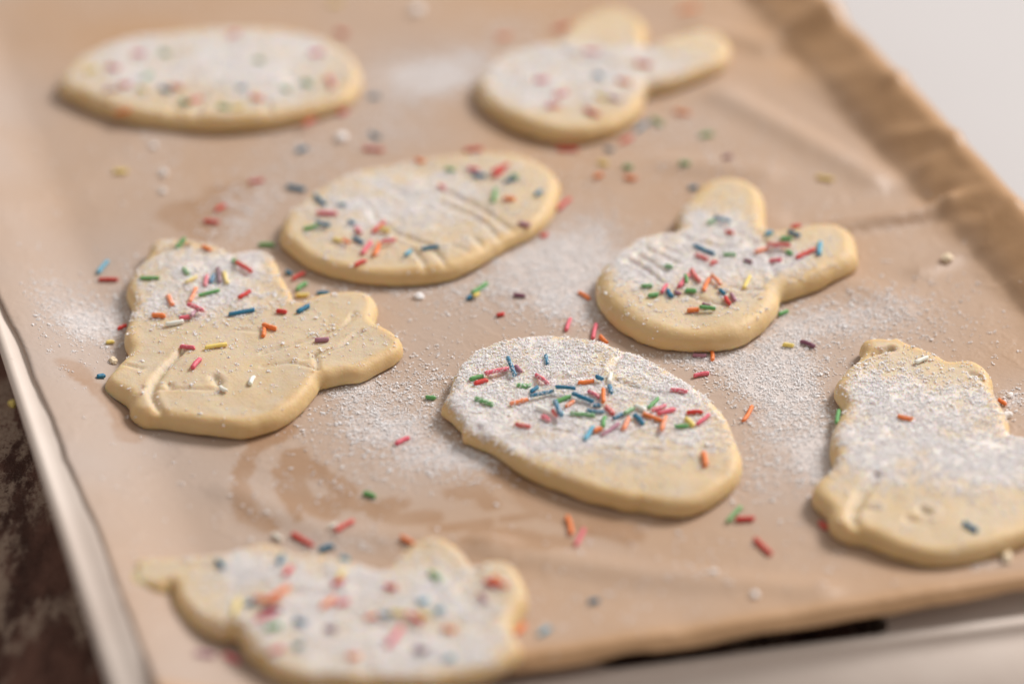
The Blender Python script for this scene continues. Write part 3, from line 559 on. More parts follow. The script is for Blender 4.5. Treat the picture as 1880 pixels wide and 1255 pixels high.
def enamel_material():
    m, nt, b = mat('white_enamel')
    n1 = noise(nt, 30, 4); n2 = noise(nt, 300, 4, .7)
    c = mix(nt, ramp(nt, n1, .35, .7), (0.78, 0.68, 0.60), (0.71, 0.60, 0.52))
    c = mix(nt, ramp(nt, n2, .62, .75, 0, .35), c, (0.45, 0.37, 0.31))
    nt.links.new(c, b.inputs['Base Color'])
    b.inputs['Roughness'].default_value = .62
    bump(nt, b, n2, .15, .0004)
    return m
def wood_material():
    m, nt, b = mat('dark_worn_wood')
    co = obj_coord(nt)
    mp = node(nt, 'ShaderNodeMapping'); mp.inputs['Scale'].default_value = (1, .38, 1); mp.inputs['Rotation'].default_value = (0, 0, math.radians(62))
    nt.links.new(co, mp.inputs['Vector']); v = mp.outputs['Vector']
    g = noise(nt, 120, 6, .65, v); p = noise(nt, 105, 6, .66, v); f = noise(nt, 420, 4, .7); f2 = noise(nt, 900, 3, .7)
    c = mix(nt, ramp(nt, g, .3, .7), (0.058, 0.025, 0.018), (0.20, 0.10, 0.072))
    worn = math_(nt, 'MULTIPLY', ramp(nt, p, .49, .58), ramp(nt, f, .25, .50))
    worn = math_(nt, 'MULTIPLY', worn, ramp(nt, f2, .28, .50))
    c = mix(nt, math_(nt, 'MULTIPLY', worn, .85), c, (0.42, 0.31, 0.235))
    c = mix(nt, math_(nt, 'MULTIPLY', ramp(nt, p, .40, .6), ramp(nt, f2, .54, .70, 0, .55)), c, (0.42, 0.32, 0.25))
    nt.links.new(c, b.inputs['Base Color'])
    b.inputs['Roughness'].default_value = .75
    b.inputs['Specular IOR Level'].default_value = .2
    bump(nt, b, math_(nt, 'ADD', g, f), .5, .0012)
    return m
def white_material():
    m, nt, b = mat('white_surface')
    n1 = noise(nt, 12, 3)
    nt.links.new(mix(nt, n1, (0.565, 0.545, 0.54), (0.59, 0.57, 0.565)), b.inputs['Base Color'])
    b.inputs['Roughness'].default_value = .6
    return m
def crumb_material():
    m, nt, b = mat('dough_crumb')
    n1 = noise(nt, 900, 3)
    nt.links.new(mix(nt, n1, (0.78, 0.60, 0.36), (0.84, 0.74, 0.58)), b.inputs['Base Color'])
    b.inputs['Roughness'].default_value = .7
    return m
M_DOUGH, M_PAPER, M_SUGAR = dough_material(), paper_material(), sugar_material()
M_ENAMEL, M_WOOD, M_WHITE, M_CRUMB = enamel_material(), wood_material(), white_material(), crumb_material()

# ---------------------------------------------------------------- object helpers
def tag(o, label=None, cat=None, group=None, kind=None):
    if label: o['label'] = label
    if cat: o['category'] = cat
    if group: o['group'] = group
    if kind: o['kind'] = kind
    return o
def mesh_obj(name, verts, faces, material, parent=None, smooth=True, floats=None):
    me = bpy.data.meshes.new(name)
    me.from_pydata([tuple(v) for v in verts], [], faces)
    if smooth: me.polygons.foreach_set('use_smooth', [True] * len(me.polygons))
    for k, arr in (floats or {}).items():
        a = me.attributes.new(k, 'FLOAT', 'POINT'); a.data.foreach_set('value', np.asarray(arr, np.float32))
    me.materials.append(material); me.update()
    o = bpy.data.objects.new(name, me); col.objects.link(o)
    if parent: o.parent = parent
    return o
def profile_sweep(name, prof, ends, material, parent):
    """closed profile (across, z) swept between stations given as functions of across -> (x, y)"""
    n = len(prof); verts = []; faces = []
    for f in ends:
        for a, z in prof:
            x, y = f(a); verts.append((x * MM, y * MM, z * MM))
    S = len(ends)
    for k in range(S - 1):
        for i in range(n):
            j = (i + 1) % n
            faces.append((k * n + i, k * n + j, (k + 1) * n + j, (k + 1) * n + i))
    faces.append(tuple(range(n))[::-1]); faces.append(tuple((S - 1) * n + i for i in range(n)))
    o = mesh_obj(name, verts, faces, material, parent)
    bm = bmesh.new(); bm.from_mesh(o.data); bmesh.ops.recalc_face_normals(bm, faces=bm.faces); bm.to_mesh(o.data); bm.free()
    return o
def arc(cx, cz, r, a0, a1, n):
    return [(cx + r * math.cos(math.radians(a0 + (a1 - a0) * i / n)), cz + r * math.sin(math.radians(a0 + (a1 - a0) * i / n))) for i in range(n + 1)]

# ---------------------------------------------------------------- table and white surface
TZ = -16.0
def slab(name, corners, z0, z1, material):
    v = [(x * MM, y * MM, z0 * MM) for x, y in corners] + [(x * MM, y * MM, z1 * MM) for x, y in corners]
    n = len(corners)
    f = [tuple(range(n))[::-1], tuple(range(n, 2 * n))] + [(i, (i + 1) % n, n + (i + 1) % n, n + i) for i in range(n)]
    return mesh_obj(name, v, f, material, smooth=False)
tag(slab('tabletop', [(-900, -700), (700, -700), (700, 1200), (-900, 1200)], TZ - 25, TZ, M_WOOD), kind='structure')
wc = [to_world(*p) for p in ((146, -30), (900, -30), (900, 900), (146, 900))]
tag(slab('white_surface', wc, TZ + .4, TZ + 3.0, M_WHITE), kind='structure')

# ---------------------------------------------------------------- tray
U0, U1, V1 = -113.0, 134.0, 330.0
FS = 0.123                                   # slight skew of the front flange
def fv(u, v): return to_world(u, v - FS * u)
tray = bpy.data.objects.new('baking_tray', None); col.objects.link(tray)
tag(tray, 'white baking tray with slotted front edge under the brown parchment', 'tray')
v = []; f = []
fc = [(-100, -108), (120, -108)]
corner = [fv(-100, -107.5), fv(118.5, -107.5), to_world(118.5, V1 - 14), to_world(-100, V1 - 14)]
vv = [(x * MM, y * MM, -1.6 * MM) for x, y in corner] + [(x * MM, y * MM, -.7 * MM) for x, y in corner]
mesh_obj('tray_floor', vv, [(3, 2, 1, 0), (4, 5, 6, 7)] + [(i, (i + 1) % 4, 4 + (i + 1) % 4, 4 + i) for i in range(4)], M_ENAMEL, tray, smooth=False)
left_prof = [(-99.8, -1.6), (-99.8, -.7), (-103.8, 5.6), (-105, 6.6), (-107.2, 6.9), (-108.6, 6.8)] + arc(-111.9, 6.4, 1.4, 40, 270, 12) + [(-108.5, 4.9), (-105.5, 4.4), (-101.5, -1.6)]
profile_sweep('side_wall', left_prof, [lambda a: to_world(a, -104), lambda a: to_world(a, 60), lambda a: to_world(a, V1)], M_ENAMEL, tray)
right_prof = [(118.6, -1.6), (118.6, -.7), (128.0, 4.6), (128.9, 5.1), (129.6, 5.2)] + arc(131.0, 4.8, 1.4, 155, -90, 10) + [(129.2, 3.4), (128.0, 3.0), (120.2, -1.6)]
profile_sweep('side_wall', right_prof, [lambda a: to_world(a, -118), lambda a: to_world(a, 60), lambda a: to_world(a, V1)], M_ENAMEL, tray)
back_prof = [(V1 - 14.2, -1.6), (V1 - 14.2, -.7), (V1 - 3, 9), (V1, 9.6)] + arc(V1 + 2, 9.4, 1.8, 170, -90, 8) + [(V1 - 1, 7.6), (V1 - 12, -1.6)]
profile_sweep('end_wall', back_prof, [lambda a: to_world(-110, a), lambda a: to_world(127, a)], M_ENAMEL, tray)
# front flange with its handle slot
fl_z = -6.0
outer = [(-108, -112.6), (132, -112.6), (132, -98), (-108, -98)]
slot = []
for cx, a0 in ((38.6, -90), (-14, 90)):
    slot += [(cx + 4.2 * math.cos(math.radians(a0 + k * 18)), -107.4 + 4.5 * math.sin(math.radians(a0 + k * 18))) for k in range(11)]
pts = [Vector(p) for p in outer + slot]
no, ns = len(outer), len(slot)
edges = [(i, (i + 1) % no) for i in range(no)] + [(no + i, no + (i + 1) % ns) for i in range(ns)]
rv, _, rf, *_r = delaunay_2d_cdt(pts, edges, [], 1, 1e-6) if False else delaunay_2d_cdt(pts, edges, [], 0, 1e-6)
fcs = []
for t in rf:
    cx = sum(rv[i].x for i in t) / len(t); cy = sum(rv[i].y for i in t) / len(t)
    if not inside(np.array([cx]), np.array([cy]), slot)[0]: fcs.append(tuple(t))
fverts = [(*[c * MM for c in fv(p.x, p.y)], fl_z * MM) for p in rv]
fo = mesh_obj('front_flange', fverts, fcs, M_ENAMEL, tray, smooth=False)
bm = bmesh.new(); bm.from_mesh(fo.data); bmesh.ops.recalc_face_normals(bm, faces=bm.faces)
for fa in bm.faces:
    if fa.normal.z < 0: fa.normal_flip()
ret = bmesh.ops.solidify(bm, geom=bm.faces[:], thickness=1.2 * MM); bm.to_mesh(fo.data); bm.free()
bead = [(-112.5, -7.3), (-112.5, -5.9)] + arc(-114.0, -6.2, 1.5, 20, 180, 9) + [(-118.0, -8.2), (-126.5, -13.6), (-127.2, -15.9), (-125.6, -15.9), (-114.6, -8.7)]
profile_sweep('front_bead', bead, [lambda a: fv(-108, a), lambda a: fv(20, a), lambda a: fv(132, a)], M_ENAMEL, tray)
step = [(-98.2, -1.8), (-98.2, -6.9), (-97.0, -6.9), (-97.0, -1.8)]
profile_sweep('step_wall', step, [lambda a: fv(-104, a), lambda a: fv(124, a)], M_ENAMEL, tray)

# ---------------------------------------------------------------- parchment
LEFT_EDGE = ([-130, -98, -56, -29, 11, 39, 330], [-104.6, -105.0, -105.7, -106.8, -108.2, -110.0, -110.6])
def paper_z(u, v):
    z = .55 * (fnoise(u / 42 + 9, v / 55 + 3, 3, 2) - .5) * 2 * .35
    z = z + .9 * sstep(113, 121, u) + .64 * np.clip(u - 117.2, 0, 12.6) - .06 * np.clip(u - 129.8, 0, None) ** 2
    # crumpled right side
    cr = np.abs(fnoise(u / 22 + .03 * v, v / 27, 21, 3) - .5)
    z = z + sstep(110, 122, u) * sstep(134, 127, u) * (1.0 - 7 * cr) * .8
    z = z + 8.05 * sstep(-84, -112, u) + sstep(-95, -106, u) * .5 * (fnoise(u / 30, v / 9, 5, 2) - .5)
    for h, w, pl in RIDGE:
        d = seg_dist(*to_world(u, v), pl); z = z + 1.5 * h * np.exp(-(d / w) ** 2)
    return np.maximum(z, -.45) + .1
def paper_front(u): return -111.6 - .072 * u
def paper_xyz(u, t):
    """u across, t distance back from the front fold (negative: hanging strip)"""
    vf = paper_front(u)
    tp = np.clip(t, 0, None)
    v = vf + tp
    z = paper_z(u, v) + 1.4 * np.exp(-(tp / 9.0) ** 2) + .35 * np.exp(-(tp / 9.0) ** 2) * (fnoise(u / 11, u * 0, 8, 2) - .5) * 2
    s = np.clip(-t, 0, None); r = 1.6; amax = math.radians(44)
    sb = np.minimum(s, r * amax); a = sb / r
    v = v - r * np.sin(a) - np.clip(s - r * amax, 0, None) * math.cos(amax)
    z = z - r * (1 - np.cos(a)) - np.clip(s - r * amax, 0, None) * math.sin(amax)
    return u, v, z
def paper_height(x, y):
    u, v = to_tray(x, y)
    return paper_xyz(u, np.clip(v - paper_front(u), 0, None))[2]
def paper_sugar(x, y):
    u, v = to_tray(x, y)
    d = blobs(x, y, PAPER_SUGAR)
    n = fnoise(x / 9, y / 9, 31, 3)
    return d * (.35 + 1.7 * n) * sstep(122, 112, u)
us = np.unique(np.concatenate([np.linspace(0, 1, 205)])); 
ts = np.concatenate([-np.linspace(3.5, 0, 12)[:-1], np.arange(0, 20, .8), np.arange(20, 330, 1.25), np.arange(330, 435, 4)])
TT, SS = np.meshgrid(ts, us, indexing='ij')
vguess = -112 + np.clip(TT, 0, None)
ul = np.interp(vguess, *LEFT_EDGE) + .5 * (fnoise(vguess / 16, vguess * 0, 4, 3) - .5) * 2
ur = 133.4 + 1.8 * (fnoise(vguess / 25, vguess * 0 + 3, 4, 2) - .5)
UU = ul + (ur - ul) * SS
tj = TT + np.where(TT < 0, (fnoise(UU / 14, UU * 0 + 7, 14, 3) - .5) * 1.6 * (-TT / 3.5), 0)
PU, PV, PZ = paper_xyz(UU, tj)
PX, PY = to_world(PU, PV)
nt_, nu_ = PX.shape
sug = paper_sugar(PX, PY) * (TT > 0)
film_light = np.clip(.15 - .12 * sstep(95, 165, PY) + .9 * fnoise(PX / 38, PY / 38, 41, 3) + .6 * np.clip(blobs(PX, PY, [[a, b_, c * 2.2, d * 2.2, e * .5] for a, b_, c, d, e in PAPER_SUGAR]), 0, 1), 0, 1) * sstep(124, 112, PU) * sstep(-.5, 3, TT)  # dust film, weakened toward the back to paint in fading light
film_light = np.clip(film_light + .45 * sstep(-50, -100, PU) * sstep(-3, 6, TT), 0, 1.25)  # paler left rise: light on that slope put into the colour
stain = np.zeros(PX.shape)
for w, pl in STAIN:
    d = seg_dist(PX + 2.2 * (fnoise(PX / 5, PY / 5, 51, 2) - .5), PY + 2.2 * (fnoise(PX / 5, PY / 5, 52, 2) - .5), pl)
    stain = np.maximum(stain, .8 * sstep(w * 1.15, w * .75, d))
stain *= .45 + .8 * fnoise(PX / 8, PY / 8, 53, 2)
TH = .12
top = np.stack([PX, PY, PZ], -1).reshape(-1, 3) * MM
bot = np.stack([PX, PY, PZ - TH], -1).reshape(-1, 3) * MM
NV = nt_ * nu_
faces = []
idx = np.arange(NV).reshape(nt_, nu_)
q = np.stack([idx[:-1, :-1], idx[:-1, 1:], idx[1:, 1:], idx[1:, :-1]], -1).reshape(-1, 4)
faces += q.tolist() + (q[:, ::-1] + NV).tolist()
ring = list(idx[0, :]) + list(idx[1:, -1]) + list(idx[-1, -2::-1]) + list(idx[-2:0:-1, 0])
for i in range(len(ring)):
    a_, b_ = int(ring[i]), int(ring[(i + 1) % len(ring)]); faces.append([b_, a_, a_ + NV, b_ + NV])
fl = lambda a: np.concatenate([a.reshape(-1), a.reshape(-1) * 0])
paper = mesh_obj('parchment_paper', np.vstack([top, bot]), faces, M_PAPER, floats={'sugar': np.clip(fl(sug), 0, 1.4), 'film_light': fl(film_light), 'stain': fl(stain)})
tag(paper, 'brown baking parchment lining the tray, creased along its right side', 'baking paper')

# ---------------------------------------------------------------- cookies
class Cookie:
    def __init__(self, k):
        self.k, self.t, self.r = k, THICK[k], ROUND[k]
        o = smooth_closed(OUTLINE[k], .7)
        for _ in range(2): o = .5 * o + .25 * (np.roll(o, 1, 0) + np.roll(o, -1, 0))
        d = np.roll(o, -1, 0) - np.roll(o, 1, 0); d /= np.linalg.norm(d, axis=1)[:, None] + 1e-9
        n = np.stack([d[:, 1], -d[:, 0]], 1)
        o = o + n * ((fnoise(o[:, 0] / 3.2, o[:, 1] / 3.2, 60 + k, 2) - .5) * .3)[:, None]
        self.o, self.n = o, n
        self.base = float(np.median(paper_height(o[:, 0], o[:, 1])))
        self.bb = (o[:, 0].min(), o[:, 0].max(), o[:, 1].min(), o[:, 1].max())
    def height(self, x, y, dist=None):
        if dist is None: dist = seg_dist(x, y, self.o, True) * np.where(inside(x, y, self.o), 1, 0)
        r = self.r; q = np.clip(dist, 0, r)
        rv = self.t * .66; z = self.t - rv + rv * np.sqrt(np.maximum(1 - (1 - q / r) ** 2.0, 0))
        soft = sstep(0, r * 1.2, dist)
        z = z + soft * ((fnoise(x / 14, y / 14, 70 + self.k, 2) - .5) * 1.1 + (fnoise(x / 3.2, y / 3.2, 80 + self.k, 3) - .5) * .28)
        for dep, wid, pl in GROOVE[self.k]:
            d = seg_dist(x + .5 * (fnoise(x / 2, y / 2, 90, 2) - .5), y, pl)
            z = z - np.minimum(dep, 1.4) * (.7 if self.k == 3 else 1) * (np.exp(-(d / wid) ** 2) - .14 * np.exp(-((d - wid * 2.2) / wid) ** 2)) * (.1 + .9 * soft)
        return z + self.base
    def sugar(self, x, y, dist):
        s = np.clip(blobs(x, y, TOP_SUGAR[self.k]), 0, .85 if self.k in (1, 2, 8) else 1.1) * (.15 + 1.45 * fnoise(x / 5.5, y / 5.5, 100 + self.k, 3))
        return (s + .03) * (.35 + .65 * sstep(.2, 2.2, dist))
    def build(self, name, label):
        o, n, r = self.o, self.n, self.r
        x0, x1, y0, y1 = self.bb
        st = .62
        gx, gy = np.meshgrid(np.arange(x0, x1, st), np.arange(y0, y1, st))
        gx = gx.ravel() + rng.uniform(-.18, .18, gx.size); gy = gy.ravel() + rng.uniform(-.18, .18, gy.size)
        d = seg_dist(gx, gy, o, True); ins = inside(gx, gy, o)
        keep = ins & (d > 1.25); P = [np.stack([gx[keep], gy[keep]], 1)]; Dd = [d[keep]]
        for off in (.06, .2, .45, .8):
            p = o - n * off
            dd = seg_dist(p[:, 0], p[:, 1], o, True); ii = inside(p[:, 0], p[:, 1], o)
            kk = ii & (dd > off * .85); P.append(p[kk]); Dd.append(dd[kk])
        inner = np.vstack(P); di = np.concatenate(Dd)
        N = len(o); allp = np.vstack([o, inner])
        vo, _, fo_, *_x = delaunay_2d_cdt([Vector(p) for p in allp.tolist()], [(i, (i + 1) % N) for i in range(N)], [], 1, 1e-7)
        V = np.array([(p.x, p.y) for p in vo])
        if len(V) != len(allp):
            dist = seg_dist(V[:, 0], V[:, 1], o, True)
        else: dist = np.concatenate([np.zeros(N), di])
        z = self.height(V[:, 0], V[:, 1], dist); sg = self.sugar(V[:, 0], V[:, 1], dist)
        sg = np.clip(sg, 0, 1.4)
        verts = [np.column_stack([V, z])]; sugar = [sg]; flour_sheen = [sstep(r * .45, r * 1.5, dist)]; faces = [tuple(f) for f in fo_]  # flour and painted sheen on the tops only, fading out at the rounded edge
        # side wall: rings going down from the outline (first N vertices)
        prev = np.arange(N); cnt = len(V); ztop = z[:N]
        for fr, off in ((.72, .02), (.45, -.10), (.2, -.45), (.06, -.95), (0., -1.3), (-1., -2.6)):
            jit = (fnoise(o[:, 0] / 1.9 + fr * 9, o[:, 1] / 1.9, 120 + self.k, 3) - .5) * (.15 + 1.0 * (1 - abs(fr)) ** 3)
            p = o + n * (off + jit)[:, None]
            zb = paper_height(p[:, 0], p[:, 1])
            zz = np.maximum(self.base, zb) * (1 - fr) + ztop * fr if fr > 0 else (np.maximum(zb, self.base) + .03 if fr == 0 else zb - .05)
            lift = np.clip((fnoise(o[:, 0] / 6, o[:, 1] / 6, 140 + self.k, 2) - .5) * (2.6 if self.k == 6 else 1.6), 0, .55)
            zz = zz + (1 - max(fr, 0)) * lift * (fr >= 0)
            verts.append(np.column_stack([p, zz])); sugar.append(np.clip(.10 + .25 * (.5 - fr) + .2 * blobs(p[:, 0], p[:, 1], PAPER_SUGAR), 0, .3))
            flour_sheen.append(np.zeros(N)); cur = np.arange(cnt, cnt + N); cnt += N
            for i in range(N):
                j = (i + 1) % N; faces.append((int(prev[i]), int(cur[i]), int(cur[j]), int(prev[j])))
            prev = cur
        ob = mesh_obj(name, np.vstack(verts) * MM, faces, M_DOUGH, floats={'sugar': np.concatenate(sugar), 'flour_sheen': np.concatenate(flour_sheen)})
        bm = bmesh.new(); bm.from_mesh(ob.data); bmesh.ops.recalc_face_normals(bm, faces=bm.faces); bm.to_mesh(ob.data); bm.free()
        tag(ob, label, 'cookie', 'raw shaped cookies on the parchment')
        self.ob = ob
        return ob
INFO = {
 1: ('egg_cookie', 'blurred raw egg-shaped cookie in the far left corner, thickly sugared', 'far left egg cookie'),
 2: ('rabbit_head_cookie', 'blurred raw rabbit-head cookie with two ears at the far end of the paper', 'far rabbit-head cookie'),
 3: ('egg_cookie', 'raw egg-shaped cookie with pressed lines, between two rabbit cookies, partly sugared', 'line-pressed egg cookie'),
 4: ('rabbit_head_cookie', 'raw rabbit-head cookie with two round ears, right of the line-pressed egg', 'near rabbit-head cookie'),
 5: ('sitting_rabbit_cookie', 'raw sitting-rabbit cookie at the left, its face bare of sugar', 'left sitting-rabbit cookie'),
 6: ('egg_cookie', 'sharp raw egg-shaped cookie in front, covered in sugar and many sprinkles', 'sharp front egg cookie'),
 7: ('sitting_rabbit_cookie', 'raw sitting-rabbit cookie at the right edge, thick sugar and few sprinkles', 'right-edge sitting-rabbit cookie'),
 8: ('sitting_rabbit_cookie', 'blurred raw sitting-rabbit cookie nearest the camera with bright sprinkles', 'nearest sitting-rabbit cookie')}
COOKIES = {}
for k in INFO:
    c = Cookie(k); c.build(INFO[k][0], INFO[k][1]); COOKIES[k] = c

# ---------------------------------------------------------------- sprinkles
SR = .51
def make_sprinkle_mesh(name, L, seed, material):
    r_ = random.Random(seed); sides = 10
    bend = r_.uniform(-.06, .06) * L; bend2 = r_.uniform(-.03, .03) * L; sl = (r_.uniform(-.5, .5), r_.uniform(-.5, .5))
    st = [(-.5, .55), (-.485, .86), (-.44, 1.0), (-.22, r_.uniform(.93, 1.06)), (0, r_.uniform(.93, 1.06)), (.22, r_.uniform(.93, 1.06)), (.44, 1.0), (.485, .86), (.5, .55)]
    verts, faces = [], []
    for s, k in st:
        cy = bend * (1 - 4 * s * s); cz = bend2 * (s * 2) ** 3 * .3
        x = s * L
        if abs(s) > .4: x = math.copysign(L / 2 - (.5 - abs(s)) * 5.0, s)
        for i in range(sides):
            a = 2 * math.pi * i / sides; rr = SR * k * r_.uniform(.95, 1.05)
            xs = x + (sl[0] if s < 0 else sl[1]) * rr * math.cos(a) * (abs(s) > .4); verts.append((xs * MM, (cy + rr * math.cos(a)) * MM, (cz + rr * math.sin(a)) * MM))
    for k in range(len(st) - 1):
        for i in range(sides):
            j = (i + 1) % sides
            faces.append((k * sides + i, (k + 1) * sides + i, (k + 1) * sides + j, k * sides + j))
    faces.append(tuple(range(sides))); faces.append(tuple((len(st) - 1) * sides + i for i in range(sides))[::-1])
    me = bpy.data.meshes.new(name); me.from_pydata(verts, [], [f[::-1] for f in faces])
    me.polygons.foreach_set('use_smooth', [True] * len(me.polygons)); me.materials.append(material); me.update()
    return me
WORD = ['', 'first', 'second', 'third', 'fourth', 'fifth', 'sixth', 'seventh', 'eighth', 'ninth', 'tenth', 'eleventh', 'twelfth', 'thirteenth', 'fourteenth',
        'fifteenth', 'sixteenth', 'seventeenth', 'eighteenth', 'nineteenth', 'twentieth', 'twenty-first', 'twenty-second', 'twenty-third', 'twenty-fourth', 'twenty-fifth', 'twenty-sixth', 'twenty-seventh', 'twenty-eighth']
TONE = {'skyblue': 'pale blue', 'blue': 'dark blue'}
total = {}
for h, c, *_ in SPRINKLE: total[(h, c)] = total.get((h, c), 0) + 1
seen = {}; meshes = {}; placed = []
for h, c, xa, ya, xb, yb in SPRINKLE:
    p1 = np.array([xa, ya]); p2 = np.array([xb, yb]); L = float(np.linalg.norm(p2 - p1))
    mid = (p1 + p2) / 2
    ax = (p2 - p1) / max(L, 1e-6); L = min(max(L, 1.9), 6.2)
    p1, p2 = mid - ax * L / 2, mid + ax * L / 2
    q = np.array([p1 + ax * .3, mid, p2 - ax * .3])
    hs = COOKIES[h].height(q[:, 0], q[:, 1]) if h else paper_height(q[:, 0], q[:, 1])
    if not h:
        for cc in COOKIES.values():                # a sprinkle half under a cookie edge lies against its foot
            ii = inside(q[:, 0], q[:, 1], cc.o)
            if ii.all(): hs = cc.height(q[:, 0], q[:, 1])
    za, zb = hs[0] + SR * .8, hs[2] + SR * .8
    sag = hs[1] + SR - (za + zb) / 2
    if sag > 0: za += sag; zb += sag
    # rest on sprinkles already lying there
    lift = 0.
    for (o1, o2, zz, dl) in placed:
        tt = np.linspace(0, 1, 7)[:, None]
        A = p1 + (p2 - p1) * tt; B = o1 + (o2 - o1) * tt
        dd = np.linalg.norm(A[:, None] - B[None], axis=2)
        if dd.min() < SR * 1.7: lift = max(lift, dl + SR * 1.5 * (1 - .35 * dd.min() / SR / 1.7))
    lift = min(lift, 1.9)
    placed.append((p1, p2, za, lift))
    za += lift; zb += lift * random.uniform(.35, 1.0) if lift else 0
    dusty = 0
    if h:
        s_ = float(COOKIES[h].sugar(mid[None, 0], mid[None, 1], np.array([5.]))[0]); dusty = int(s_ > .55 and random.random() < .55 and h not in (1, 2, 8))
    Lb = min((2.0, 2.6, 3.3, 4.0, 4.8, 5.6, 6.2), key=lambda t: abs(t - L))
    key = (c, dusty, Lb, random.randrange(3))
    if key not in meshes: meshes[key] = make_sprinkle_mesh('sprinkle', Lb, hash(key[2:]) & 0xffff, sprinkle_material(c, dusty))
    ob = bpy.data.objects.new('sprinkle', meshes[key]); col.objects.link(ob)
    dvec = Vector((p2[0] - p1[0], p2[1] - p1[1], zb - za)).normalized()
    rot = dvec.to_track_quat('X', 'Z').to_matrix().to_4x4() @ Matrix.Rotation(random.choice((0, .6, 2.8, 3.6)), 4, 'X')
    ob.matrix_world = Matrix.Translation(Vector((mid[0], mid[1], (za + zb) / 2)) * MM) @ rot @ Matrix.Diagonal((L / Lb, *(2 * [random.uniform(.86, 1.12)]), 1))
    seen[(h, c)] = seen.get((h, c), 0) + 1; i, n = seen[(h, c)], total[(h, c)]
    where = ('on the ' + INFO[h][2]) if h else 'lying on the bare parchment'
    t = TONE.get(c, c)
    if n == 1: lab = f'the only {t} sugar sprinkle {where}'
    elif i == 1: lab = f'{t} sprinkle {where}, leftmost of its {t} ones'
    elif i == n: lab = f'{t} sprinkle {where}, rightmost of its {t} ones'
    elif i <= (n + 1) // 2: lab = f'{t} sprinkle {where}, {WORD[i]} {t} one from the left'
    else: lab = f'{t} sprinkle {where}, {WORD[n - i + 1]} {t} one from the right'
    tag(ob, lab, 'sprinkle', 'sugar sprinkles ' + where)

# ---------------------------------------------------------------- powdered sugar
ICO_V = np.array([(1, 0, 0), (-1, 0, 0), (0, 1, 0), (0, -1, 0), (0, 0, 1), (0, 0, -1)], float)
ICO_F = np.array([(0, 2, 4), (2, 1, 4), (1, 3, 4), (3, 0, 4), (2, 0, 5), (1, 2, 5), (3, 1, 5), (0, 3, 5)])
def grains(name, xyz, rad, label, cat='powdered sugar'):
    n = len(xyz)
    ang = rng.uniform(0, 2 * np.pi, n); tl = rng.uniform(0, 1.2, n)
    ca, sa, ct, stt = np.cos(ang), np.sin(ang), np.cos(tl), np.sin(tl)
    sc = rng.uniform(.65, 1.35, (n, 6, 1)); v = ICO_V[None] * sc + rng.normal(0, .18, (n, 6, 3))
    x = v[..., 0]; y = v[..., 1] * ct[:, None] - v[..., 2] * stt[:, None]; z = v[..., 1] * stt[:, None] + v[..., 2] * ct[:, None]
    X = x * ca[:, None] - y * sa[:, None]; Y = x * sa[:, None] + y * ca[:, None]
    W = np.stack([X * rng.uniform(.8, 1.35, (n, 1)), Y, z * .6], -1) * rad[:, None, None] + xyz[:, None, :]
    W = (W * MM).reshape(-1, 3).astype(np.float32)
    Fc = (ICO_F[None] + (np.arange(n) * 6)[:, None, None]).reshape(-1).astype(np.int32)
    me = bpy.data.meshes.new(name)
    me.vertices.add(len(W)); me.vertices.foreach_set('co', W.ravel())
    me.loops.add(len(Fc)); me.loops.foreach_set('vertex_index', Fc)
    me.polygons.add(len(Fc) // 3); me.polygons.foreach_set('loop_start', np.arange(0, len(Fc), 3, dtype=np.int32))
    me.polygons.foreach_set('use_smooth', np.zeros(len(Fc) // 3, bool))
    me.update(); me.validate(); me.materials.append(M_SUGAR)
    o = bpy.data.objects.new(name, me); col.objects.link(o)
    return tag(o, label, cat, kind='stuff')
def radii(n, med=.142): return np.clip(med * np.exp(rng.normal(0, .42, n)), .06, .42)
def clumps(x, y, mean=2.6):
    n = np.minimum(rng.geometric(1 / mean, len(x)), 14)
    i = np.repeat(np.arange(len(x)), n); sg_ = .10 + .075 * np.sqrt(n)[i]
    return x[i] + rng.normal(0, 1, len(i)) * sg_ * 1.4, y[i] + rng.normal(0, 1, len(i)) * sg_ * 1.4, np.sqrt(n)[i]
for k, c in COOKIES.items():
    x0, x1, y0, y1 = c.bb; dens = 7.5
    n = int((x1 - x0) * (y1 - y0) * dens)
    x = rng.uniform(x0, x1, n); y = rng.uniform(y0, y1, n)
    ii = inside(x, y, c.o); x, y = x[ii], y[ii]
    d = seg_dist(x, y, c.o, True)
    s = c.sugar(x, y, d); s = np.clip(s, 0, 1.25)
    clump = fnoise(x / 1.1, y / 1.1, 200 + k, 2)
    kk = (rng.uniform(0, 1, len(x)) < s * sstep(.36, .60, clump + .10 * s) * .95)
    x, y, cn = clumps(x[kk], y[kk]); ii = inside(x, y, c.o); x, y, cn = x[ii], y[ii], cn[ii]
    r = radii(len(x)); z = c.height(x, y) + r * .3 + rng.uniform(0, .06, len(x)) * cn
    xyz = np.stack([x, y, z], 1)
    grains('powdered_sugar', xyz, r, 'powdered sugar dusted over the ' + INFO[k][2])
us_ = rng.uniform(-104, 120, 350000); vs_ = rng.uniform(-112, 215, 350000)
x, y = to_world(us_, vs_)
s = np.clip(paper_sugar(x, y) + .012, 0, 1.15)
clump = fnoise(x / 1.5, y / 1.5, 230, 2)
kk = rng.uniform(0, 1, len(x)) < s * sstep(.22, .65, clump + .12 * s) * .95
x, y, cn = clumps(x[kk], y[kk])
ok = np.ones(len(x), bool)
for c in COOKIES.values():
    x0, x1, y0, y1 = c.bb
    m_ = (x > x0) & (x < x1) & (y > y0) & (y < y1)
    t_ = np.zeros(len(x), bool); t_[m_] = inside(x[m_], y[m_], c.o); ok &= ~t_
x, y, cn = x[ok], y[ok], cn[ok]; r = radii(len(x), .128)
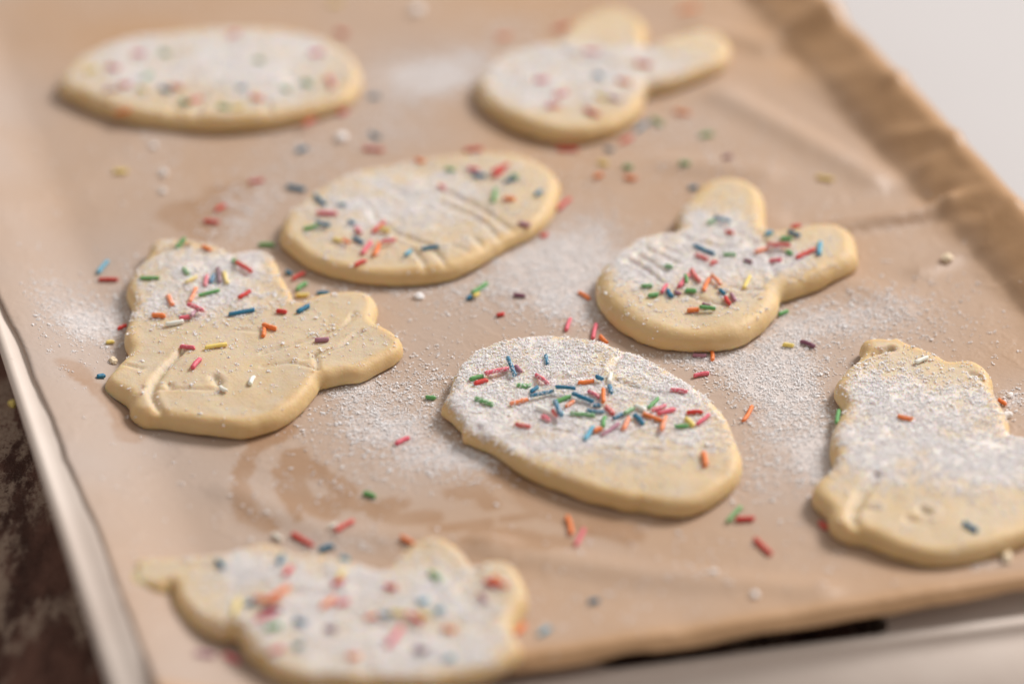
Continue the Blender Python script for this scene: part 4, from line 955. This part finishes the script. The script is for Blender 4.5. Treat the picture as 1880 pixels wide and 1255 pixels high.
grains('powdered_sugar', np.stack([x, y, paper_height(x, y) + r * .35 + rng.uniform(0, .06, len(x)) * cn], 1), r, 'powdered sugar spilled over the brown parchment between the cookies')

# ---------------------------------------------------------------- lumps and crumbs
LUMP_LABEL = ['farther of three small sugar lumps in a row below the far left egg', 'middle and largest of three sugar lumps below the far left egg',
  'nearest of three small sugar lumps below the far left egg', 'oblong sugar lump right of the far left egg cookie', 'blurred sugar lump at the very top of the parchment',
  'white sugar lump just in front of the line-pressed egg cookie', 'small sugar lump at the right edge above the yellow sprinkle', 'larger sugar lump beside the right-edge sitting rabbit',
  'dough crumb at the foot of the left sitting-rabbit cookie', 'pale dough crumb lying alone near the right paper crease', 'tiny sugar lump on bare paper left of the right-edge rabbit',
  'small sugar lump near the front fold of the parchment', 'dough crumb in front of the right-edge sitting-rabbit cookie']
def lump(name, x, y, z, r, material, label, cat, seed):
    rr = random.Random(seed); r *= .85
    bm = bmesh.new(); bmesh.ops.create_icosphere(bm, subdivisions=3, radius=1)
    off = np.array([v.co[:] for v in bm.verts])
    nz = fnoise(off[:, 0] * 1.7 + seed, off[:, 1] * 1.7 + off[:, 2] * 2.1, seed, 3)
    sx, sy = rr.uniform(.85, 1.35), rr.uniform(.75, 1.1)
    for v, k in zip(bm.verts, nz):
        v.co *= r * MM * (.3 + 1.3 * k); v.co.x *= sx; v.co.y *= sy; v.co.z *= .62
    me = bpy.data.meshes.new(name); bm.to_mesh(me); bm.free()
    me.polygons.foreach_set('use_smooth', [True] * len(me.polygons)); me.materials.append(material)
    o = bpy.data.objects.new(name, me); col.objects.link(o); o.location = (x * MM, y * MM, (z + r * .45) * MM); o.rotation_euler.z = rr.uniform(0, 6)
    return tag(o, label, cat)
for i, (x, y, r, k) in enumerate(LUMP):
    z = float(paper_height(np.array([x]), np.array([y]))[0])
    if k == 's': lump('sugar_lump', x, y, z, r, M_SUGAR, LUMP_LABEL[i], 'sugar lump', i + 3)
    else: lump('dough_crumb', x, y, z, r, M_CRUMB, LUMP_LABEL[i], 'crumb', i + 3)
lump('dough_crumb', TABLE_CRUMB[0], TABLE_CRUMB[1], TZ, 1.4, sprinkle_material('yellow', 0), 'small yellow crumb on the dark table left of the tray', 'crumb', 40)
